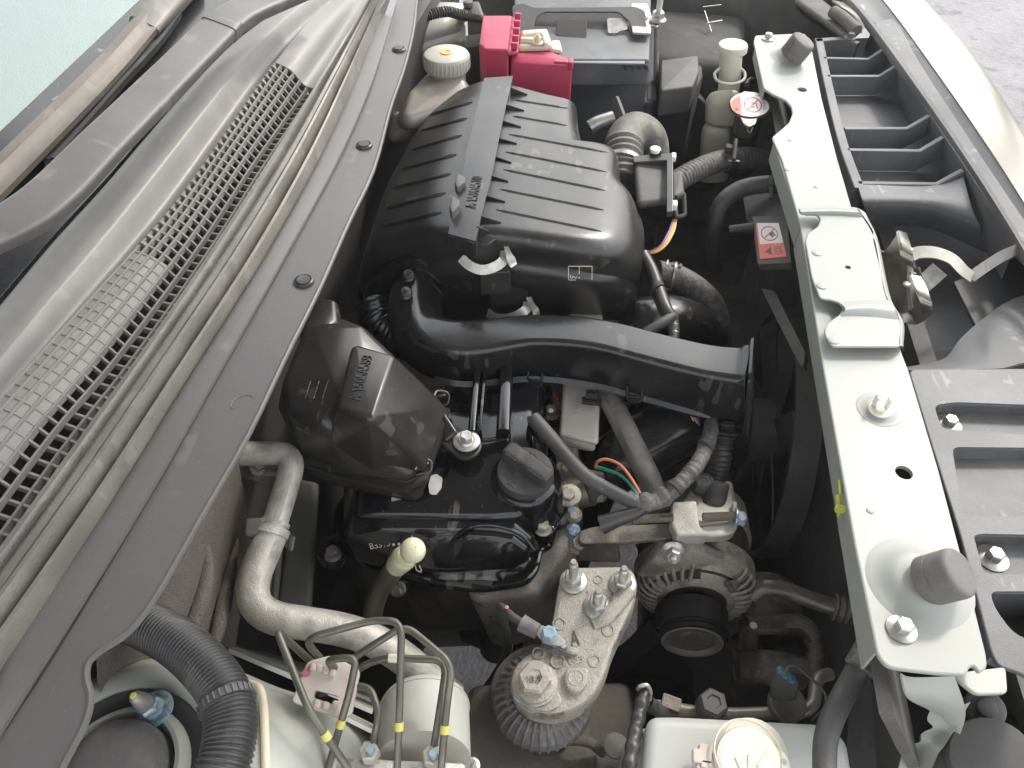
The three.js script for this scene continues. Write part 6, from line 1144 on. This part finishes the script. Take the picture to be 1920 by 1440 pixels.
{
  const t = thing('line_clip', 'pinkish plastic clip block holding the brake lines', 'clip');
  const pl = plane(P(615, 1290, .824), V(.2, .95, .25).normalize());
  part(t, 'base', plate([[576, 1240], [622, 1228], [676, 1256], [660, 1340], [640, 1348], [552, 1318], [548, 1312]], pl, .010, { r: .003, bevel: .001, holes: [[[590, 1290], [640, 1304], [632, 1326], [584, 1310]]] }), M.pinkClip);
  for (const [x, y] of [[588, 1250], [600, 1252], [612, 1256], [624, 1260], [596, 1318], [612, 1322], [630, 1320]]) part(t, 'jaw', hull([on(x - 4, y - 6, liftPl(pl, .004)), on(x + 4, y - 4, liftPl(pl, .004)), on(x + 2, y + 8, liftPl(pl, .004)), on(x - 6, y + 6, liftPl(pl, .004)), on(x - 2, y - 4, liftPl(pl, -.006)), on(x, y + 6, liftPl(pl, -.006))], .0014), M.pinkClip);
  part(t, 'red_mark', [puck(.0028, .0006, on(574, 1262, liftPl(pl, .0003)), pl.n, .0002, 12), puck(.002, .0006, on(582, 1254, liftPl(pl, .0003)), pl.n, .0002, 12)], M.pinkDot);
}
// ------------------------------------------------------------------ washer tank, air conditioning pipe
{
  const t = thing('washer_tank', 'milky white plastic tank at the near edge of the bay', 'tank');
  part(t, 'tank', block([[1216, 1358], [1250, 1356], [1570, 1374], [1590, 1392], [1610, 1520], [1205, 1520]], .745, .16, .011), M.tankWhite, { crease: .9 });
  part(t, 'tank_step', block([[1196, 1376], [1216, 1370], [1216, 1500], [1190, 1500]], .725, .14, .008), M.tankWhite, { crease: .9 });
}
{
  const t = thing('tank_cap', 'cream coloured hinged cap on the milky plastic tank', 'cap');
  part(t, 'lid', plate([[1344, 1440], [1340, 1410], [1350, 1380], [1372, 1362], [1396, 1358], [1420, 1362], [1440, 1376], [1478, 1414], [1486, 1432], [1482, 1460], [1440, 1500], [1360, 1490]], .770, .012, { r: .008, bevel: .004 }), M.capWhite, { crease: .9 });
  part(t, 'lid_ring', lathe([[.0232, 0], [.0242, .0012], [.0252, 0]], P(1402, 1414, .770), UP, 44), M.capWhite);
  part(t, 'neck', cyl(.024, .02, P(1404, 1424, .740)), M.capWhite);
  part(t, 'hinge', [box(P(1326, 1408, .758), .014, .006, .006), box(P(1314, 1424, .756), .014, .008, .010), box(P(1330, 1438, .758), .014, .006, .006), box(P(1318, 1446, .754), .012, .008, .008)], M.pinkClip);
  part(t, 'moulded_stroke', [[1380, 1420, 1388, 1440], [1404, 1416, 1404, 1440], [1440, 1410, 1420, 1436]].map(([a, b, c, d]) => sweep([P(a, b, .7702), P(c, d, .7702)], .0012, 8)), M.capWhite);
  part(t, 'cyan_dab', puck(.0022, .0005, P(1469, 1428, .7702), UP, .0002, 12), M.cyanPaint);
}
{
  const t = thing('refrigerant_pipe', 'thin metal refrigerant pipe with a black hex cap and pressure sensor', 'pipe');
  part(t, 'pipe', pipe([[1244, 1324, .70], [1300, 1336, .70], [1380, 1340, .70], [1510, 1334, .70], [1526, 1318, .70], [1532, 1270, .70], [1556, 1264, .695]], .0056, { bend: .012 }), M.stick);
  part(t, 'joint_block', [box(P(1254, 1328, .694), .016, .014, .012, .001, -.2), plate([[1222, 1310], [1246, 1312], [1256, 1338], [1238, 1340]], .706, .006)], M.castDark);
  part(t, 'service_cap', [hexhead(P(1331, 1330, .708), UP, .0125, .018, .2), lathe([[0, 0], [.0128, 0], [.0128, .003], [.012, .004], [0, .004]], P(1331, 1336, .702), UP, 30), cyl(.008, .01, P(1331, 1340, .696))], M.darkGrey);
  const s = part(t, 'pressure_sensor', [lathe([[0, 0], [.0145, 0], [.0155, .003], [.0155, .009], [.014, .011], [0, .011]], P(1470, 1322, .702), V(.1, 1, .15), 36)], M.stick);
  part(s, 'sensor_plug', [hull([[1442, 1308, .722], [1494, 1312, .722], [1498, 1278, .74], [1456, 1262, .74], [1446, 1280, .735], [1450, 1300, .71], [1490, 1300, .71]], .004)], M.blackMatte);
  part(s, 'wire_seal', [[1462, 1260], [1472, 1268], [1482, 1276]].map(([x, y]) => puck(.0036, .004, P(x, y, .746), V(.2, 1, -.2), .001, 16)), M.teal);
  part(s, 'sensor_wire', [tube([[1472, 1266, .75], [1478, 1250, .756], [1490, 1248, .756], [1520, 1272, .745], [1546, 1300, .735], [1548, 1322, .73], [1522, 1350, .72]], .0011, { n: 30, m: 6 })], M.hose);
}
{
  const t = thing('taped_cable', 'black taped cable hooked beside the milky tank', 'cable');
  part(t, 'cable', tube([[1210, 1290, .725], [1206, 1310, .728], [1196, 1350, .73], [1186, 1400, .735], [1176, 1460, .735]], (s, f) => .0056 + .0006 * Math.sin(s * 500), { n: 60, m: 14 }), M.conduit);
  part(t, 'cable_hook', pipe([[1196, 1292, .728], [1200, 1286, .735], [1214, 1284, .735], [1220, 1296, .73], [1218, 1312, .722]], .0018, { bend: .005 }), M.zinc);
  part(t, 'branch', tube([[1216, 1318, .716], [1232, 1330, .71], [1250, 1344, .70]], .006, { n: 10 }), M.conduit);
}
{
  const t = thing('bonnet_cable_hose', 'plain black hose running down past the near end of the beam', 'hose');
  part(t, 'hose', tube([[1640, 1200, .80], [1622, 1232, .80], [1592, 1286, .79], [1562, 1344, .785], [1548, 1390, .785], [1546, 1460, .785]], (s, f) => .0088 - .0006 * f, { n: 30, m: 18 }), M.hose);
  part(t, 'wrap', tube([[1640, 1206, .806], [1628, 1226, .806], [1612, 1254, .802]], .0115, { n: 12 }), M.tape);
}
{
  const t = thing('cooler_pipe', 'dull pipe with crimped collar leading to the radiator', 'pipe');
  part(t, 'pipe', tube([[1410, 1118, .64], [1432, 1102, .65], [1470, 1106, .65], [1520, 1124, .65], [1570, 1140, .65], [1620, 1152, .65]], .0085, { n: 24, m: 16 }), M.stick);
  part(t, 'crimp', sweep(spline([[1562, 1137, .65], [1600, 1147, .65]], 24), (s, f) => .0125 + .0016 * Math.sin(f * 19), 20), M.castDark);
}
// ------------------------------------------------------------------ what closes the bay: firewall, aprons, subframe, gearbox, compressor
{
  const t = thing('firewall', 'brown felt covered firewall below the cowl lip', 'firewall');
  part(t, 'panel', sheet([[V(-.30, .92, -.02), V(-.30, .92, -1.5)], [V(-.33, .80, -.02), V(-.33, .80, -1.5)], [V(-.36, .5, -.02), V(-.36, .5, -1.5)], [V(-.30, .2, -.02), V(-.30, .2, -1.5)]], { nu: 12, nv: 14, t: .02, dir: V(-1, 0, 0) }), M.darkGrey);
  part(t, 'felt_mat', sheet([[[180, 1230, .87], [300, 1110, .85], [400, 920, .84], [440, 850, .83]], [[190, 1300, .84], [330, 1180, .80], [412, 990, .79], [450, 905, .79]], [[260, 1330, .79], [370, 1200, .76], [424, 1080, .74], [462, 970, .74]], [[330, 1340, .72], [425, 1230, .68], [446, 1140, .66], [476, 1030, .66]]], { nu: 26, nv: 22, t: .012 }), M.insulation, { crease: 1 });
  for (const q of [[[330, 1250, .785], [362, 1170, .787], [384, 1100, .79], [388, 1040, .80], [380, 1000, .81]], [[385, 1260, .745], [412, 1170, .745], [428, 1090, .745], [446, 1010, .76]]]) part(t, 'mat_fold', tube(q, (s, f) => .0015 + .0055 * Math.sin(Math.PI * f), { n: 30 }), M.insulation);
  part(t, 'pipe_flange', [plate([[425, 840], [470, 846], [500, 890], [490, 905], [440, 890]], plane(P(460, 870, .775), V(.4, .8, .3)), .006, { r: .006 }), bolt(P(486, 874, .785), .006, { axis: V(.4, .8, .3) })], M.castDark);
}
{
  const t = thing('liner_panels', 'black plastic liner panels round the far corner of the bay', 'liner');
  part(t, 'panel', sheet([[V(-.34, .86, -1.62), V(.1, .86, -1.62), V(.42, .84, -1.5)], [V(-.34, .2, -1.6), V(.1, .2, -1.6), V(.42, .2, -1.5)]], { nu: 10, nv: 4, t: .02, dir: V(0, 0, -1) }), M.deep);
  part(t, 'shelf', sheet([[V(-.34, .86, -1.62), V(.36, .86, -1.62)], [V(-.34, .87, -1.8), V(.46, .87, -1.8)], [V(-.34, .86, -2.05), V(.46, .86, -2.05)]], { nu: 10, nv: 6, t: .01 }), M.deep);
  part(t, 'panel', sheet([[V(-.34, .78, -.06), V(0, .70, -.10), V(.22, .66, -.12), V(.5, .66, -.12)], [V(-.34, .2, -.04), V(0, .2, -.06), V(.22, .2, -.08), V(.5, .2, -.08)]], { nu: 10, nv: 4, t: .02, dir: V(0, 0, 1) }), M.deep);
}
{
  const t = thing('lamp_housing', 'black plastic back of the headlamp between battery and filler neck', 'headlamp');
  part(t, 'shell', hull([V(.05, .765, -1.36), V(.2, .765, -1.36), V(.22, .765, -1.58), V(-.02, .765, -1.58), V(.2, .5, -1.36), V(.05, .5, -1.4)], .03), M.blackMatte);
  part(t, 'bulb_cover', puck(.04, .02, V(.12, .69, -1.335), V(0, 0, 1), .004), M.blackMatte);
  part(t, 'scratch', [pipe([[1318, 13, .80], [1352, 9, .80]], .001), pipe([[1321, 20, .80], [1334, 60, .78]], .001), pipe([[1326, 43, .79], [1354, 38, .79]], .001)], M.zinc);
}
{
  const t = thing('headlamp_support', 'dark headlamp support arm between beam and far bumper corner', 'bracket');
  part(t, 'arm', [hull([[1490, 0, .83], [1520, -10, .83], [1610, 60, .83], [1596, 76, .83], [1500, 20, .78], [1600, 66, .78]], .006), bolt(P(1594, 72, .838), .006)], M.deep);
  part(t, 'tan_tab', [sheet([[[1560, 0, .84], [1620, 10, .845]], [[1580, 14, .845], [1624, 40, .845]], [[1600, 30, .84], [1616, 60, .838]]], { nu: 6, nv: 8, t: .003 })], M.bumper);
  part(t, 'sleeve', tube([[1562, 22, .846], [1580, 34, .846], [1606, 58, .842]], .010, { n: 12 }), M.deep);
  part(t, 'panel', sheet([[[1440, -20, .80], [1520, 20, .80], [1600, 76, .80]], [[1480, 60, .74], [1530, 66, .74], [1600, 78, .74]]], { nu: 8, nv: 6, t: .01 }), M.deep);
}
{
  const t = thing('subframe', 'dark oily crossmember and gearbox deep below the engine', 'subframe');
  part(t, 'gearbox', hull([V(-.28, .62, -.62), V(-.14, .62, -.62), V(-.12, .60, -.42), V(-.24, .58, -.40), V(-.28, .3, -.7), V(-.1, .3, -.7), V(-.1, .3, -.45), V(-.26, .3, -.42)], .03), M.grime, { crease: 1 });
  part(t, 'gear_casting', [hull([[760, 1110, .56], [900, 1110, .56], [930, 1160, .52], [860, 1180, .50], [770, 1160, .5]], .015), puck(.02, .03, P(930, 1215, .45)), hull([[860, 1190, .46], [900, 1170, .46], [910, 1210, .42]], .01)], M.grime, { crease: 1 });
  part(t, 'beam', hull([V(-.34, .34, -.04), V(-.20, .34, -.04), V(-.20, .34, -1.5), V(-.34, .34, -1.5), V(-.34, .24, -.04), V(-.20, .24, -1.5)], .01), M.grime);
  part(t, 'beam', [hull([V(-.34, .34, -.30), V(.3, .34, -.22), V(.3, .34, -.06), V(-.34, .34, -.05), V(-.34, .24, -.3), V(.3, .24, -.06)], .01), hull([[880, 1300, .66], [1180, 1290, .62], [1200, 1440, .62], [860, 1440, .66], [900, 1440, .4], [1200, 1300, .4]], .01)], M.grime);
  part(t, 'beam', hull([V(.12, .32, -.04), V(.36, .32, -.04), V(.36, .32, -1.5), V(.12, .32, -1.5), V(.12, .24, -.04), V(.36, .24, -1.5)], .01), M.grime);
  part(t, 'cross_arm', [hull([[960, 1205, .36], [1060, 1225, .36], [1060, 1250, .34], [955, 1232, .34]], .008)], M.grime);
  part(t, 'floor_plate', plate([V(-.34, .3, -.78), V(.22, .3, -.78), V(.3, .3, -1.6), V(-.34, .3, -1.6)], .30, .01), M.grime);
  part(t, 'rubber_post', [[1140, 1346, .62], [910, 1330, .64]].map(([x, y, h]) => lathe([[0, 0], [.017, 0], [.018, -.003], [.018, -.06], [0, -.06]], P(x, y, h), UP, 30)), M.rubber);
  part(t, 'thin_pipe', pipe([[1050, 1386, .66], [1105, 1388, .66], [1130, 1410, .64]], .005), M.grime);
  part(t, 'grommet', puck(.011, .004, P(1154, 1400, .66)), M.rubber);
}
{
  const t = thing('compressor', 'dull grey air conditioning compressor below the alternator', 'compressor');
  part(t, 'body', lathe([[0, -.09], [.046, -.09], [.05, -.08], [.05, -.03], [.045, -.02], [0, -.02]], P(1440, 1240, .50), V(.05, .05, 1), 48), M.castDark);
  part(t, 'frame', [pipe([[1400, 1172, .57], [1506, 1168, .57], [1532, 1210, .56], [1526, 1280, .55]], .011, { bend: .02 }), pipe([[1404, 1174, .57], [1400, 1260, .55]], .010), tube([[1380, 1250, .56], [1440, 1252, .56], [1500, 1262, .55]], .018, { n: 12 })], M.castDark);
  part(t, 'crank_pulley', lathe([[0, -.01], [.055, -.01], [.060, -.006], [.060, .02], [.054, .02], [.05, .012], [0, .010]], P(1200, 1275, .50), V(.02, .05, 1), 56), M.belt);
  part(t, 'drive_belt', profile(spline([[1240, 1160, .60], [1180, 1225, .57], [1120, 1290, .53]], 10), [[-.012, -.002], [.012, -.002], [.012, .002], [-.012, .002]], V(-.6, .8, 0)), M.belt);
  part(t, 'bright_end', puck(.004, .003, P(1412, 1174, .585)), M.white);
}
{
  const t = thing('headlamp', 'grey plastic headlamp housing at the near front corner', 'headlamp');
  part(t, 'housing', hull([[1740, 1400, .72], [1900, 1340, .74], [1960, 1400, .74], [1920, 1500, .72], [1730, 1500, .70], [1800, 1450, .6], [1950, 1450, .6]], .015), M.darkGrey, { crease: 1 });
  part(t, 'adjuster', [puck(.014, .01, P(1842, 1330, .75), V(-.2, 1, .3)), puck(.007, .014, P(1842, 1330, .752), V(-.2, 1, .3))], M.rubber);
  part(t, 'bulb_cover', puck(.03, .02, P(1850, 1430, .745), V(-.2, 1, .3)), M.darkGrey);
  part(t, 'tray', sheet([[[1590, 1240, .64], [1700, 1300, .66], [1960, 1300, .66]], [[1590, 1360, .62], [1700, 1400, .64], [1960, 1400, .64]], [[1580, 1500, .6], [1700, 1500, .62], [1960, 1520, .62]]], { nu: 10, nv: 10, t: .01 }), M.darkGrey);
}
{
  const t = thing('grille_panel', 'dark plastic grille panel closing the front of the car below the bumper edge', 'grille panel');
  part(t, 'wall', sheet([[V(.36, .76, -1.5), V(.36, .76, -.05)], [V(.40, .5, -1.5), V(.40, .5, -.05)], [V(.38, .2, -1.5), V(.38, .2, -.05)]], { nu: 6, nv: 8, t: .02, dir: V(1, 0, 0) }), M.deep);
}
{
  const t = thing('unseen_roof', 'unseen grey sheet roof on four posts, added over the car to shape its reflections', 'carport');  // out of view, put in and sized for the light and dark reflections
  part(t, 'roof_sheet', box(V(-1.6, 3.1, -.25), 5.8, .08, 4.0, .01), M.roofSheet);
  for (const [x, z] of [[1.2, -2.1], [-4.4, -2.1], [1.2, 1.6], [-4.4, 1.6]]) part(t, 'post', cyl(.05, 3.1, V(x, 0, z)), M.greyBracket);
}
// ------------------------------------------------------------------ each thing stands at its own base
for (const g of things) {
  g.updateMatrixWorld(true);
  const b = new THREE.Box3().setFromObject(g), c = b.getCenter(V()); c.y = b.min.y;
  if (!isFinite(c.x)) continue;
  g.position.copy(c); for (const ch of g.children) ch.position.sub(c);
}
scene.fog = new THREE.FogExp2(0xe6e9ee, .010);                        // added veil like lens glare, lifts the dark parts
renderer.render(scene, camera);
